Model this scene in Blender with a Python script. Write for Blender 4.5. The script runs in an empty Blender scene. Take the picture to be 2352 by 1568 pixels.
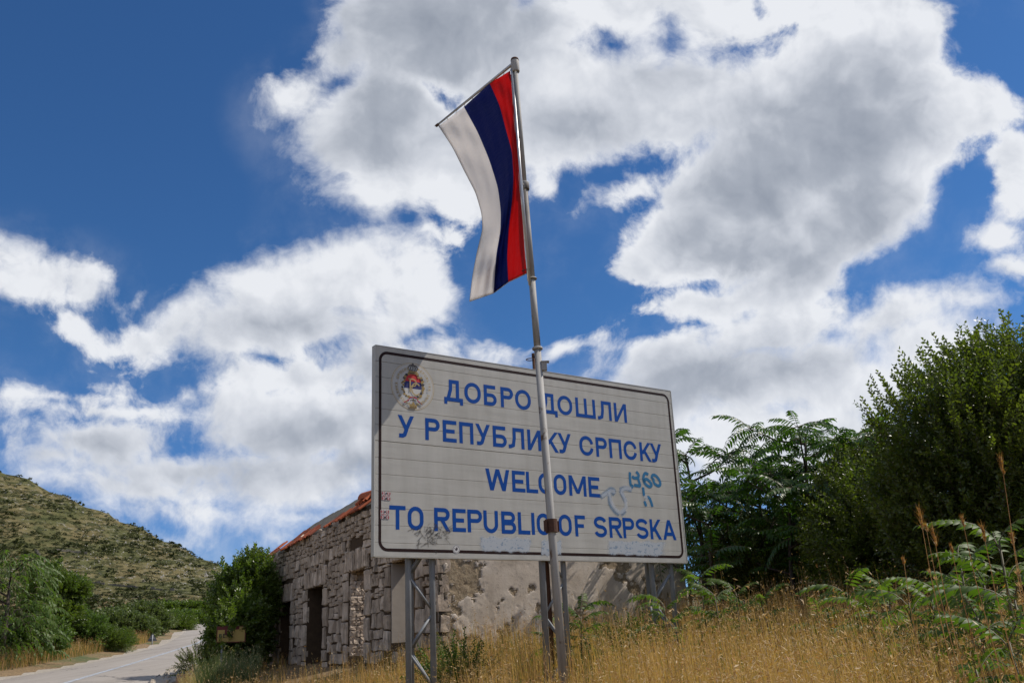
import bpy, math, random
import numpy as np
from mathutils import Vector, Matrix

# ------------------------------------------------------------------ camera, sky, sun, exposure
SC = bpy.context.scene
COL = SC.collection
EYE = np.array([0.0, 0.0, 1.65])            # the photographer's eye, 1.65 m above the verge
FOC = 2150.0                                # focal length in pixels of a 2352 px wide picture
_u = np.array([-286.0, 6534.0, -2150.0]); _u /= np.linalg.norm(_u)
_f = np.array([0, 0, -1.0]); _f = _f - _u * (_f @ _u); _f /= np.linalg.norm(_f)
ROT = np.array([np.cross(_f, _u), _f, _u])  # camera axes -> world

cam_d = bpy.data.cameras.new('camera')
cam_d.sensor_fit = 'HORIZONTAL'; cam_d.sensor_width = 36.0
cam_d.lens = 36.0 * FOC / 2352.0
cam_d.clip_start = 0.05; cam_d.clip_end = 20000
cam = bpy.data.objects.new('camera', cam_d); COL.objects.link(cam)
M4 = Matrix([[*ROT[i], EYE[i]] for i in range(3)] + [[0, 0, 0, 1]])
cam.matrix_world = M4
SC.camera = cam

# sun: high on the right, grazing the front of the sign
SIGN_AZ = math.radians(55.0)                # direction in which the sign runs
E_DIR = np.array([math.sin(SIGN_AZ), math.cos(SIGN_AZ), 0.0])
N_DIR = np.array([math.cos(SIGN_AZ), -math.sin(SIGN_AZ), 0.0])      # the way the sign faces
SUN = 0.595 * E_DIR + 0.245 * N_DIR + np.array([0, 0, 0.775]); SUN /= np.linalg.norm(SUN)
sun_d = bpy.data.lights.new('sun', 'SUN'); sun_d.energy = 4.2; sun_d.angle = math.radians(0.5)
sun_d.color = (1.0, 0.935, 0.84)
sun = bpy.data.objects.new('sun', sun_d); COL.objects.link(sun)
sun.rotation_euler = Vector(SUN.tolist()).to_track_quat('Z', 'Y').to_euler()
sun.location = (0, 0, 30)
SUN_EL = math.asin(SUN[2]); SUN_AZ = math.atan2(SUN[0], SUN[1])

SC.view_settings.view_transform = 'Standard'
SC.view_settings.look = 'None'
SC.view_settings.gamma = 1.0
SC.view_settings.use_curve_mapping = False
SC.view_settings.exposure = 0.0
SC.render.engine = 'CYCLES'
SC.cycles.max_bounces = 5
SC.cycles.diffuse_bounces = 2
SC.cycles.transmission_bounces = 4
SC.cycles.transparent_max_bounces = 12
SC.cycles.caustics_reflective = False
SC.cycles.caustics_refractive = False


class NT:
    """small helper for writing node trees as expressions"""
    def __init__(s, tree): s.t = tree; s.n = tree.nodes; s.l = tree.links
    def put(s, sock, v):
        if isinstance(v, bpy.types.NodeSocket): s.l.new(v, sock)
        elif v is not None:
            try: sock.default_value = v
            except Exception: sock.default_value = (*v, 1.0)
    def math(s, op, a, b=None, c=None, clamp=False):
        n = s.n.new('ShaderNodeMath'); n.operation = op; n.use_clamp = clamp
        s.put(n.inputs[0], a)
        if b is not None: s.put(n.inputs[1], b)
        if c is not None: s.put(n.inputs[2], c)
        return n.outputs[0]
    def vmath(s, op, a, b=None, c=None, out=0, scale=None):
        n = s.n.new('ShaderNodeVectorMath'); n.operation = op
        s.put(n.inputs[0], a)
        if b is not None: s.put(n.inputs[1], b)
        if c is not None: s.put(n.inputs[2], c)
        if scale is not None: s.put(n.inputs['Scale'], scale)
        return n.outputs[out]
    def noise(s, vec, scale, detail=4, rough=0.55, dist=0.0, lac=2.0, col=False, dim='3D'):
        n = s.n.new('ShaderNodeTexNoise'); n.noise_dimensions = dim
        if vec is not None: s.l.new(vec, n.inputs['Vector'])
        n.inputs['Scale'].default_value = scale; n.inputs['Detail'].default_value = detail
        n.inputs['Roughness'].default_value = rough; n.inputs['Distortion'].default_value = dist
        n.inputs['Lacunarity'].default_value = lac
        return n.outputs['Color' if col else 'Fac']
    def voronoi(s, vec, scale, feature='F1', out='Distance', rnd=1.0):
        n = s.n.new('ShaderNodeTexVoronoi'); n.feature = feature
        if vec is not None: s.l.new(vec, n.inputs['Vector'])
        n.inputs['Scale'].default_value = scale; n.inputs['Randomness'].default_value = rnd
        return n.outputs[out]
    def sstep(s, x, a, b, lo=0.0, hi=1.0, kind='SMOOTHSTEP'):
        n = s.n.new('ShaderNodeMapRange'); n.interpolation_type = kind
        s.put(n.inputs[0], x)
        for i, v in enumerate((a, b, lo, hi)): s.put(n.inputs[i + 1], v)
        return n.outputs[0]
    def mix(s, fac, a, b, blend='MIX'):
        n = s.n.new('ShaderNodeMix'); n.data_type = 'RGBA'; n.blend_type = blend
        s.put(n.inputs[0], fac)
        s.put(n.inputs[6], a if isinstance(a, bpy.types.NodeSocket) else (*a[:3], 1.0))
        s.put(n.inputs[7], b if isinstance(b, bpy.types.NodeSocket) else (*b[:3], 1.0))
        return n.outputs[2]
    def comb(s, x, y, z):
        n = s.n.new('ShaderNodeCombineXYZ')
        for i, v in enumerate((x, y, z)): s.put(n.inputs[i], v)
        return n.outputs[0]
    def sep(s, v):
        n = s.n.new('ShaderNodeSeparateXYZ'); s.l.new(v, n.inputs[0]); return n.outputs
    def mapping(s, vec, loc=(0, 0, 0), rot=(0, 0, 0), scale=(1, 1, 1), kind='POINT'):
        n = s.n.new('ShaderNodeMapping'); n.vector_type = kind
        s.l.new(vec, n.inputs[0]); n.inputs[1].default_value = loc
        n.inputs[2].default_value = rot; n.inputs[3].default_value = scale
        return n.outputs[0]


def build_world():
    w = bpy.data.worlds.new('World'); SC.world = w; w.use_nodes = True
    g = NT(w.node_tree); g.n.clear()
    out = g.n.new('ShaderNodeOutputWorld'); bg = g.n.new('ShaderNodeBackground')
    STR = 0.1
    bg.inputs['Strength'].default_value = STR
    g.l.new(bg.outputs[0], out.inputs[0])
    sky = g.n.new('ShaderNodeTexSky'); sky.sky_type = 'NISHITA'; sky.sun_disc = False
    sky.sun_elevation = SUN_EL; sky.sun_rotation = SUN_AZ
    sky.altitude = 300; sky.air_density = 1.0; sky.dust_density = 0.3; sky.ozone_density = 3.0
    skyc = g.mix(1.0, sky.outputs[0], (0.35, 0.64, 0.93), 'MULTIPLY')
    tc = g.n.new('ShaderNodeTexCoord'); d = tc.outputs['Generated']
    low = g.sstep(g.sep(d)[2], 0.02, 0.34, 1.0, 0.0)
    skyc = g.mix(low, skyc, g.mix(1.0, skyc, (1.16, 0.98, 1.12), 'MULTIPLY'))
    # a chart of the part of the sky north of the road: tangent plane at a fixed sky direction, unit = 1/2150 of its distance
    F, R, U = (Vector(v.tolist()) for v in (-ROT[:, 2], ROT[:, 0], ROT[:, 1]))
    df = g.vmath('DOT_PRODUCT', d, F, out=1)
    dfc = g.math('MAXIMUM', df, 0.12)
    px = g.math('DIVIDE', g.vmath('DOT_PRODUCT', d, R, out=1), dfc)
    py = g.math('DIVIDE', g.vmath('DOT_PRODUCT', d, U, out=1), dfc)
    P = g.comb(px, py, 0.0)
    # bend the chart a little so that cloud outlines are not ellipses
    wv = g.noise(P, 3.2, 3, 0.5, col=True)
    w1 = g.vmath('SCALE', g.vmath('SUBTRACT', wv, (0.5, 0.5, 0.5)), scale=0.085)
    wv2 = g.noise(P, 11.0, 4, 0.55, col=True)
    w2 = g.vmath('SCALE', g.vmath('SUBTRACT', wv2, (0.5, 0.5, 0.5)), scale=0.034)
    Q = g.vmath('ADD', g.vmath('ADD', P, w1), w2)
    K = 1.0 / FOC

    turned = {}
    def chart(th):
        if th not in turned:
            c_, s_ = math.cos(th), math.sin(th)
            turned[th] = g.comb(g.vmath('DOT_PRODUCT', Q, (c_, s_, 0), out=1), g.vmath('DOT_PRODUCT', Q, (-s_, c_, 0), out=1), 0.0)
        return turned[th]
    def field(blobs, mode='MAXIMUM'):
        acc = None
        for (x, y, rx, ry, *r) in sorted(blobs, key=lambda q: q[4] if len(q) > 4 else 0):
            a_ = r[0] if r else 0
            th = math.radians(min((-40, 0, 13, 32), key=lambda q: abs(q - a_)))
            V = chart(th); c_, s_ = math.cos(th), math.sin(th)
            X, Y = (x - 1176) * K, -(y - 784) * K
            sc = (1 / (rx * K), 1 / (ry * K), 0.0)
            of = (-(X * c_ + Y * s_) * sc[0], -(-X * s_ + Y * c_) * sc[1], 0.0)
            # tying each step to the one before keeps the shader's stack small
            o_ = of if acc is None else g.vmath('MULTIPLY_ADD', acc, (1e-9, 0, 0), of)
            ln = g.vmath('LENGTH', g.vmath('MULTIPLY_ADD', V, sc, o_), out=1)
            k = min(rx, ry) / 100.0
            v = g.math('MULTIPLY_ADD', ln, -k, k)          # about the distance inside the outline, in 100 px
            acc = v if acc is None else g.math('SMOOTH_MAX', acc, v, 0.25)
        return acc
    CL = CLOUDS
    m = field(CL['white'])
    hole = field(CL['hole'])
    m = g.math('MINIMUM', m, g.math('MULTIPLY', hole, -1.0))
    # elsewhere in the sky: scattered cumulus of the same kind
    n0 = g.noise(d, 2.6, 5, 0.55)
    gen = g.math('MULTIPLY_ADD', n0, 9.0, -4.7)
    inx = g.sstep(g.math('ABSOLUTE', px), 0.56, 0.68, 1.0, 0.0)
    iny = g.sstep(g.math('ABSOLUTE', py), 0.38, 0.48, 1.0, 0.0)
    inside = g.math('MULTIPLY', g.math('MULTIPLY', inx, iny), g.sstep(df, 0.2, 0.4))
    m = g.math('ADD', g.math('MULTIPLY', m, inside), g.math('MULTIPLY', gen, g.math('SUBTRACT', 1.0, inside)))
    n1 = g.noise(Q, 8.0, 8, 0.60)
    n2 = g.noise(Q, 30.0, 5, 0.62)
    n1o = g.noise(g.vmath('ADD', Q, (0.012, 0.022, 0)), 8.0, 4, 0.52)
    nv = g.math('MULTIPLY_ADD', n1, 1.45, -0.725)
    dens = g.math('ADD', m, g.math('ADD', g.math('ADD', nv, g.math('MULTIPLY_ADD', low, 0.14, 0.03)), g.math('MULTIPLY_ADD', n2, 0.8, -0.4)))
    soft = g.sstep(g.noise(P, 3.5, 2), 0.35, 0.65, 0.09, 0.58)
    soft = g.math('MULTIPLY_ADD', low, 0.55, soft)
    alpha = g.sstep(dens, -0.16, soft)
    # thin veils around
    veil = g.math('MULTIPLY', g.sstep(m, -1.0, 0.1), g.math('MULTIPLY', g.sstep(n1, 0.42, 0.75), g.math('MULTIPLY_ADD', low, 0.45, 0.18)))
    alpha = g.math('MAXIMUM', alpha, veil)
    dark = g.sstep(field(CL['dark']), -0.75, 0.75)
    dark = g.math('MULTIPLY', dark, g.sstep(dens, -0.05, 0.5))
    # sunlit tops and shaded undersides of the billows
    n2o = g.noise(g.vmath('ADD', Q, (0.004, 0.007, 0)), 30.0, 3, 0.6)
    relief = g.math('ADD', g.math('MULTIPLY', g.math('SUBTRACT', n1, n1o), 1.25), g.math('MULTIPLY', g.math('SUBTRACT', n2, n2o), 0.45))
    deep = g.math('MULTIPLY', g.sstep(dens, 0.35, 1.9), 0.27)
    shade = g.math('ADD', g.math('MULTIPLY', dark, 0.60), deep)
    shade = g.math('SUBTRACT', shade, relief)
    shade = g.math('ADD', shade, g.math('MULTIPLY_ADD', n2, 0.20, -0.10))
    cr = g.n.new('ShaderNodeValToRGB'); g.l.new(shade, cr.inputs[0])
    e = cr.color_ramp.elements
    e[0].position = 0.0; e[0].color = (0.84, 0.86, 0.90, 1)
    e[1].position = 1.0; e[1].color = (0.27, 0.305, 0.37, 1)
    for p_, c_ in ((0.28, (0.64, 0.67, 0.73, 1)), (0.6, (0.42, 0.455, 0.52, 1))):
        k = e.new(p_); k.color = c_
    cc = g.vmath('SCALE', cr.outputs[0], scale=1.0 / STR)
    colr = g.mix(g.math('MULTIPLY', alpha, 0.97), skyc, cc)
    g.l.new(colr, bg.inputs['Color'])
    w.cycles.sampling_method = 'MANUAL'; w.cycles.sample_map_resolution = 512


CLOUDS = dict(
    white=[(1000, 60, 230, 160), (785, 150, 85, 45, 32), (690, 235, 75, 60, 32), (880, 320, 190, 150), (880, 440, 125, 70),
           (1060, 390, 150, 110), (1300, 200, 260, 190), (1230, 320, 150, 75), (1450, 50, 260, 110), (1750, 20, 300, 70),
           (1650, 230, 340, 130, 13), (1960, 130, 190, 120, 13), (2090, 90, 95, 90), (1900, 330, 360, 180, 13), (2190, 250, 160, 80),
           (1700, 500, 250, 180, 13), (1970, 460, 200, 130, 32), (1540, 580, 100, 80, 32), (1440, 620, 50, 32), (1650, 650, 140, 85),
           (1460, 420, 110, 36, 13), (1600, 420, 120, 60, 32), (1820, 620, 160, 95, 32), (1780, 760, 200, 80, 13), (1520, 850, 150, 48, 13), (1750, 880, 330, 100, 13),
           (2060, 740, 190, 70, 13), (2190, 690, 90, 36, 13), (1700, 975, 260, 60), (1980, 890, 220, 85), (1850, 1020, 420, 120), (1560, 950, 220, 90), (2140, 800, 190, 90), (2240, 700, 110, 50), (1540, 700, 70, 26, 13),
           (2335, 430, 50, 120, 13), (2300, 560, 55, 40), (2340, 625, 50, 34),
           (640, 650, 190, 85, 13), (820, 630, 190, 95, 13), (960, 530, 68, 26), (450, 720, 150, 52, 32), (320, 765, 110, 40, 13), (640, 745, 290, 70),
           (950, 670, 100, 75), (900, 830, 260, 65), (700, 860, 200, 55), (1110, 800, 75, 22), (760, 970, 300, 100),
           (200, 1010, 170, 46), (100, 1050, 110, 30), (430, 1060, 260, 50), (660, 1100, 330, 80), (300, 1110, 190, 32), (480, 1165, 200, 36), (700, 1180, 200, 40), (560, 930, 130, 45),
           (1000, 1050, 300, 110), (70, 640, 130, 66), (25, 590, 85, 56), (195, 655, 58, 46), (165, 745, 34, 24),
           (305, 677, 42, 10, 13), (640, 1232, 50, 20), (390, 1222, 50, 14), (60, 1090, 70, 16), (250, 935, 220, 12), (330, 895, 120, 10), (60, 905, 90, 8), (1370, 565, 46, 20, 13), (1310, 795, 58, 18, 13), (1240, 425, 22, 18)],
    hole=[(1690, 118, 48, 12, 13), (1550, 98, 12, 24), (1736, 26, 18, 22), (1490, 365, 46, 12, 13), (1400, 380, 40, 14, 13), (1430, 112, 22, 8),
          (1560, 660, 60, 18, 13), (150, 880, 150, 24), (860, 1150, 36, 16), (300, 630, 50, 60), (200, 830, 170, 36), (60, 790, 120, 40), (360, 880, 60, 34), (1330, 560, 90, 110), (1290, 720, 80, 50), (1110, 570, 60, 60), (1150, 690, 60, 60)],
    dark=[(1000, 60, 260, 150), (900, 240, 150, 80, 32), (830, 350, 120, 50), (1050, 280, 140, 50), (1900, 230, 280, 70, 13), (1830, 350, 300, 110, 13),
          (1960, 480, 150, 100, 32), (1660, 600, 170, 90, 13), (1560, 540, 90, 60, 32), (1850, 590, 150, 60, 32), (1640, 870, 230, 75, 13), (1820, 850, 140, 45, 13),
          (690, 990, 190, 62), (200, 1030, 200, 46), (430, 1070, 230, 44), (820, 1060, 200, 54), (180, 1010, 170, 40), (620, 740, 140, 34), (900, 850, 160, 30), (1300, 300, 160, 50), (1560, 180, 120, 30), (2250, 330, 60, 30)],
)
build_world()
random.seed(7)
RNG = np.random.default_rng(7)


def ray(x, y):
    """direction in the world of a point of the photograph (2352 px wide)"""
    d = ROT @ np.array([x - 1176.0, -(y - 784.0), -FOC]); return d / np.linalg.norm(d)
def at_y(x, y, Y):
    d = ray(x, y); return EYE + d * (Y / d[1])
def on_plane(x, y, p, n):
    d = ray(x, y); return EYE + d * (((np.asarray(p, float) - EYE) @ n) / (d @ n))


# ------------------------------------------------------------------ mesh helpers
class MB:
    """collects shapes and links them as ONE mesh object"""
    def __init__(s): s.v = []; s.f = []; s.m = []
    def add(s, vs, fs, mi=0):
        o = len(s.v); s.v.extend([tuple(map(float, q)) for q in vs]); s.f.extend([tuple(i + o for i in f) for f in fs]); s.m.extend([mi] * len(fs))
    def box(s, x0, y0, z0, x1, y1, z1, mi=0):
        v = [(x0, y0, z0), (x1, y0, z0), (x1, y1, z0), (x0, y1, z0), (x0, y0, z1), (x1, y0, z1), (x1, y1, z1), (x0, y1, z1)]
        s.add(v, [(0, 3, 2, 1), (4, 5, 6, 7), (0, 1, 5, 4), (1, 2, 6, 5), (2, 3, 7, 6), (3, 0, 4, 7)], mi)
    def tube(s, pts, radii, n=8, mi=0, cap=True):
        pts = [np.asarray(p, float) for p in pts]
        if np.isscalar(radii): radii = [radii] * len(pts)
        vs = []; prev = None
        for i, p in enumerate(pts):
            t = pts[min(i + 1, len(pts) - 1)] - pts[max(i - 1, 0)]; t = t / (np.linalg.norm(t) + 1e-9)
            if prev is None:
                a = np.array([0, 0, 1.0]) if abs(t[2]) < 0.9 else np.array([1.0, 0, 0])
            else: a = prev
            a = a - t * (a @ t); a /= np.linalg.norm(a) + 1e-9; prev = a
            b = np.cross(t, a)
            for k in range(n):
                w = 2 * math.pi * k / n
                vs.append(p + radii[i] * (math.cos(w) * a + math.sin(w) * b))
        fs = [(i * n + k, i * n + (k + 1) % n, (i + 1) * n + (k + 1) % n, (i + 1) * n + k) for i in range(len(pts) - 1) for k in range(n)]
        if cap: fs += [tuple(range(n))[::-1], tuple((len(pts) - 1) * n + k for k in range(n))]
        s.add(vs, fs, mi)
    def build(s, name, mats, parent=None, smooth=False):
        me = bpy.data.meshes.new(name); me.from_pydata(s.v, [], s.f)
        return link(name, me, mats, parent, smooth, s.m)


def link(name, me, mats, parent=None, smooth=False, mi=None):
    if not isinstance(mats, (list, tuple)): mats = [mats]
    for m in mats: me.materials.append(m)
    if mi is not None and len(mats) > 1: me.polygons.foreach_set('material_index', np.asarray(mi, np.int32))
    if smooth: me.polygons.foreach_set('use_smooth', np.ones(len(me.polygons), bool))
    me.update()
    o = bpy.data.objects.new(name, me); COL.objects.link(o)
    if parent is not None: o.parent = parent
    return o

def mesh_np(name, V, F, mats, parent=None, mi=None, smooth=False, attrs=None):
    """V (n,3), F (m,3 or 4) -> one mesh object, fast"""
    V = np.ascontiguousarray(V, np.float32); F = np.ascontiguousarray(F, np.int32)
    me = bpy.data.meshes.new(name); k = F.shape[1]
    me.vertices.add(len(V)); me.vertices.foreach_set('co', V.ravel())
    me.loops.add(F.size); me.loops.foreach_set('vertex_index', F.ravel())
    me.polygons.add(len(F)); me.polygons.foreach_set('loop_start', np.arange(0, F.size, k, dtype=np.int32))
    for an, av in (attrs or {}).items():
        a = me.attributes.new(an, 'FLOAT', 'POINT'); a.data.foreach_set('value', np.ascontiguousarray(av, np.float32))
    me.update(calc_edges=True)
    return link(name, me, mats, parent, smooth, mi)

def empty(name, label, cat, loc=(0, 0, 0), rz=0.0, group=None):
    o = bpy.data.objects.new(name, None); COL.objects.link(o); o.empty_display_size = 0.2
    o.location = [float(c) for c in loc]; o.rotation_euler = (0, 0, rz)
    return tag(o, label, cat, group)
def tag(o, label=None, cat=None, group=None, kind=None):
    for k, v in (('label', label), ('category', cat), ('group', group), ('kind', kind)):
        if v: o[k] = v
    return o
def copy_to(src, parent, loc=None, rot=None, scale=None):
    c = src.copy(); COL.objects.link(c); c.parent = parent
    if loc is not None: c.location = [float(q) for q in loc]
    if rot is not None: c.rotation_euler = rot
    if scale is not None: c.scale = scale
    return c

# ------------------------------------------------------------------ materials
def new_mat(name):
    m = bpy.data.materials.new(name); m.use_nodes = True
    g = NT(m.node_tree); b = g.n.get('Principled BSDF'); return m, g, b
def pos(g):
    return g.n.new('ShaderNodeNewGeometry').outputs['Position']
def ocoord(g):
    return g.n.new('ShaderNodeTexCoord').outputs['Object']
def orand(g):
    return g.n.new('ShaderNodeObjectInfo').outputs['Random']
def bump(g, b, h, strength=0.4, dist=0.02):
    n = g.n.new('ShaderNodeBump'); n.inputs['Strength'].default_value = strength; n.inputs['Distance'].default_value = dist
    g.l.new(h, n.inputs['Height']); g.l.new(n.outputs[0], b.inputs['Normal'])
def simple(name, col, rough=0.6, metal=0.0, var=0.12, scale=6.0, spec=0.4, bmp=0.0):
    m, g, b = new_mat(name)
    n = g.noise(pos(g), scale, 5, 0.6)
    c = g.mix(n, [k * (1 - var) for k in col], [min(1, k * (1 + var)) for k in col])
    g.l.new(c, b.inputs['Base Color'])
    b.inputs['Roughness'].default_value = rough; b.inputs['Metallic'].default_value = metal
    b.inputs['Specular IOR Level'].default_value = spec
    if bmp: bump(g, b, g.noise(pos(g), scale * 4, 5, 0.6), bmp)
    return m
def leaf_mat(name, c0, c1, trans=0.3, rough=0.38, spec=0.5, scale=1.3, tcol=None, rnd=0.25):
    m, g, b = new_mat(name)
    n = g.noise(pos(g), scale, 4, 0.6)
    r = g.math('ADD', g.math('MULTIPLY', g.sstep(n, 0.3, 0.7), 1 - rnd), g.math('MULTIPLY', g.voronoi(pos(g), 9.0, out='Color'), rnd))
    c = g.mix(r, c0, c1)
    g.l.new(c, b.inputs['Base Color']); b.inputs['Roughness'].default_value = rough
    b.inputs['Specular IOR Level'].default_value = spec
    t = g.n.new('ShaderNodeBsdfTranslucent')
    g.l.new(g.mix(1.0, c, tcol or (1.6, 1.9, 0.7), 'MULTIPLY'), t.inputs[0])
    mx = g.n.new('ShaderNodeMixShader'); mx.inputs[0].default_value = trans
    g.l.new(b.outputs[0], mx.inputs[1]); g.l.new(t.outputs[0], mx.inputs[2])
    g.l.new(mx.outputs[0], g.n['Material Output'].inputs[0])
    return m
# ------------------------------------------------------------------ land form
ROAD_R = np.array([(-3.0, -25), (-4.8, 0), (-7.5, 15), (-10.4, 28), (-12.5, 35.7), (-14.2, 43), (-15.9, 52), (-18.8, 65), (-24.3, 84), (-41.5, 138), (-51, 166), (-84, 262)], float)
ROAD_L = np.array([(-9.5, -25), (-11.2, 0), (-14.2, 15), (-16.0, 28), (-16.6, 35.7), (-17.7, 43), (-19.8, 53.3), (-22.9, 64), (-28.6, 82.4), (-46.0, 136), (-55.0, 163), (-88, 259)], float)

def lerp_y(tab, y): return np.interp(y, tab[:, 1], tab[:, 0])
def slope_z(x, y):
    return -2.1 + 1.65 + 0.055 * (-0.342 * x + 0.94 * y)
def wob(x, y, s=1.0):
    return (np.sin(x * 0.9 / s + 1.3) * np.cos(y * 1.1 / s + 0.4) + 0.6 * np.sin(x * 2.1 / s - y * 1.7 / s + 2.0) + 0.4 * np.cos(x * 0.37 / s + y * 0.53 / s)) / 2.0
BANK = np.array([(-400, 14), (-120, 3.0), (-45, 0.6), (-20, 0.35), (-8.5, 0.22), (-6.4, 0.0), (0.3, 0.0), (2.9, 0.15), (4.8, 0.45), (7, 0.95), (9, 1.1), (13, 1.6), (18, 1.7), (30, 2.2), (80, 2.6), (400, 6)])
RIDGE_PX = [(0, 1080), (60, 1100), (110, 1122), (200, 1163), (260, 1192), (300, 1207), (400, 1252), (455, 1280), (505, 1303), (600, 1345)]
_rr = [ray(*p) for p in RIDGE_PX]
RIDGE = np.array([(-180, 2.6), (-120, 5), (-75, 13), (-50, 14.2), (-38, 12.9)] + [(math.degrees(math.atan2(d[0], d[1])), math.degrees(math.asin(d[2]))) for d in _rr]
                 + [(-9, 2.7), (0, 2.4), (20, 2.6), (60, 3.2), (120, 2.6), (180.1, 2.6)])

def ground_z(x, y, road=True):
    x = np.asarray(x, float); y = np.asarray(y, float)
    s = x - lerp_y(ROAD_R, y)
    wd = lerp_y(ROAD_R, y) - lerp_y(ROAD_L, y)
    sl = np.where(s < 0, np.minimum(0, s + wd) - np.where(s + wd < 0, 6.4, np.minimum(6.4, -s)), s)
    r = np.hypot(x, y)
    near = slope_z(x, y) + np.interp(sl, BANK[:, 0], BANK[:, 1])
    off = np.clip((np.abs(s + wd / 2) - wd / 2 - 0.3) / 2.0, 0, 1)
    near = near + off * (0.07 * wob(x, y, 2.0) + 0.10 * wob(x, y, 6.0))
    if road:
        dip = (s < 0.2) & (s > -wd - 0.2)
        near = near - np.where(dip, 0.10 + np.clip((r - 40) / 120, 0, 1) * 0.25, 0.0)
    # valley floor until 300 m, then the hill
    fl = np.minimum(r, 300.0) / np.maximum(r, 1e-6)
    base = slope_z(x * fl, y * fl) + np.interp(np.where(s < 0, -np.minimum(-sl, 120), np.minimum(sl, 80)), BANK[:, 0], BANK[:, 1])
    azd = np.degrees(np.arctan2(x, y))
    el = np.interp(azd, RIDGE[:, 0], RIDGE[:, 1]) + 0.10 * np.sin(azd * 3.1) * np.clip((r - 250) / 100, 0, 1)
    rid = np.interp(el, [0, 3, 6, 10, 14], [330, 340, 380, 440, 520])          # distance of the crest
    zr = rid * np.tan(np.radians(el)) + 1.65
    t = np.clip((r - 285) / (rid - 285), 0, None)
    tt = np.where(t < 1, t ** 1.25, 1 - 0.5 * (t - 1) ** 1.2)
    z = np.where(r < 285, near, base + (zr - base) * tt + np.clip(t, 0, 1) * 0.9 * wob(x, y, 22.0))
    w = np.clip((r - 150) / 135, 0, 1)
    z = np.where(r < 285, near * (1 - w) + base * w, z)
    return np.maximum(z, -40)
def gz(x, y): return float(ground_z(x, y))

def build_land():
    az = np.radians(np.concatenate([np.arange(-180, -50, 5), np.arange(-50, 50, 0.6), np.arange(50, 180.1, 5)]))
    def sheet(name, rad, mat, cap):
        A, Rr = np.meshgrid(az, rad)
        X = Rr * np.sin(A); Y = Rr * np.cos(A); Z = ground_z(X, Y)
        V = np.stack([X, Y, Z], -1).reshape(-1, 3); n = len(az); k = len(rad)
        i, j = np.meshgrid(np.arange(k - 1), np.arange(n - 1), indexing='ij')
        F = np.stack([i * n + j, i * n + j + 1, (i + 1) * n + j + 1, (i + 1) * n + j], -1).reshape(-1, 4)[:, ::-1]
        o = mesh_np(name, V, F, mat, smooth=True); return tag(o, kind='structure')
    rn = np.concatenate([[0.02], np.geomspace(0.8, 300, 150)])
    # ground: dry soil, straw litter, green patches further off
    m, g, b = new_mat('dry_ground')
    p = pos(g)
    n1 = g.noise(p, 0.35, 6, 0.6); n2 = g.noise(p, 14.0, 6, 0.65); n3 = g.noise(p, 2.2, 5, 0.6)
    c = g.mix(g.sstep(n2, 0.3, 0.7), (0.10, 0.065, 0.032), (0.30, 0.20, 0.095))
    c = g.mix(g.math('MULTIPLY', g.sstep(n1, 0.48, 0.62), g.sstep(n3, 0.4, 0.6, 0.3, 0.9)), c, (0.055, 0.085, 0.022))
    g.l.new(c, b.inputs['Base Color']); b.inputs['Roughness'].default_value = 0.95
    bump(g, b, n2, 0.8, 0.04)
    sheet('ground', rn, m, True)
    # hill: dry grass, white limestone outcrops, low scrub
    m, g, b = new_mat('hillside')
    p = pos(g); ps = g.mapping(p, scale=(1, 1, 1.6))
    a = g.noise(p, 0.021, 6, 0.6); f = g.noise(ps, 0.16, 6, 0.65); r = g.noise(ps, 0.55, 6, 0.7); q = g.noise(p, 0.055, 5, 0.6)
    c = g.mix(g.sstep(f, 0.35, 0.65), (0.140, 0.112, 0.050), (0.205, 0.168, 0.082))
    c = g.mix(g.sstep(q, 0.38, 0.58, 0.1, 0.85), c, (0.085, 0.092, 0.034))
    rock = g.math('MULTIPLY', g.sstep(r, 0.57, 0.64), g.sstep(a, 0.42, 0.56))
    c = g.mix(rock, c, (0.36, 0.34, 0.31))
    sc = g.math('MULTIPLY', g.sstep(g.noise(ps, 0.30, 6, 0.65), 0.50, 0.60), 0.7)
    c = g.mix(sc, c, (0.035, 0.048, 0.016))
    g.l.new(c, b.inputs['Base Color']); b.inputs['Roughness'].default_value = 0.95
    b.inputs['Specular IOR Level'].default_value = 0.1
    bump(g, b, g.math('ADD', r, sc), 0.9, 0.8)
    sheet('hill', np.concatenate([[300], np.linspace(303, 520, 90), np.geomspace(525, 3000, 25)]), m, False)

def strip(name, left, right, mat, dz=0.0, ny=220, nx=6, crown=0.05):
    y0 = max(left[0, 1], right[0, 1]); y1 = min(left[-1, 1], right[-1, 1])
    Y = np.concatenate([np.linspace(y0, 60, ny // 2), np.geomspace(60.5, y1, ny // 2)])
    a = lerp_y(left, Y); b_ = lerp_y(right, Y)
    k = np.linspace(0, 1, nx)
    X = a[:, None] + (b_ - a)[:, None] * k; YY = np.repeat(Y[:, None], nx, 1)
    rr = np.hypot(X, YY); w = np.clip((rr - 150) / 135, 0, 1)
    Z = slope_z(X, YY) + dz + crown * np.sin(np.pi * k)[None, :]
    V = np.stack([X, YY, Z], -1).reshape(-1, 3); n = len(Y)
    i, j = np.meshgrid(np.arange(n - 1), np.arange(nx - 1), indexing='ij')
    F = np.stack([i * nx + j, i * nx + j + 1, (i + 1) * nx + j + 1, (i + 1) * nx + j], -1).reshape(-1, 4)
    return mesh_np(name, V, F, mat, smooth=True)

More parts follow.
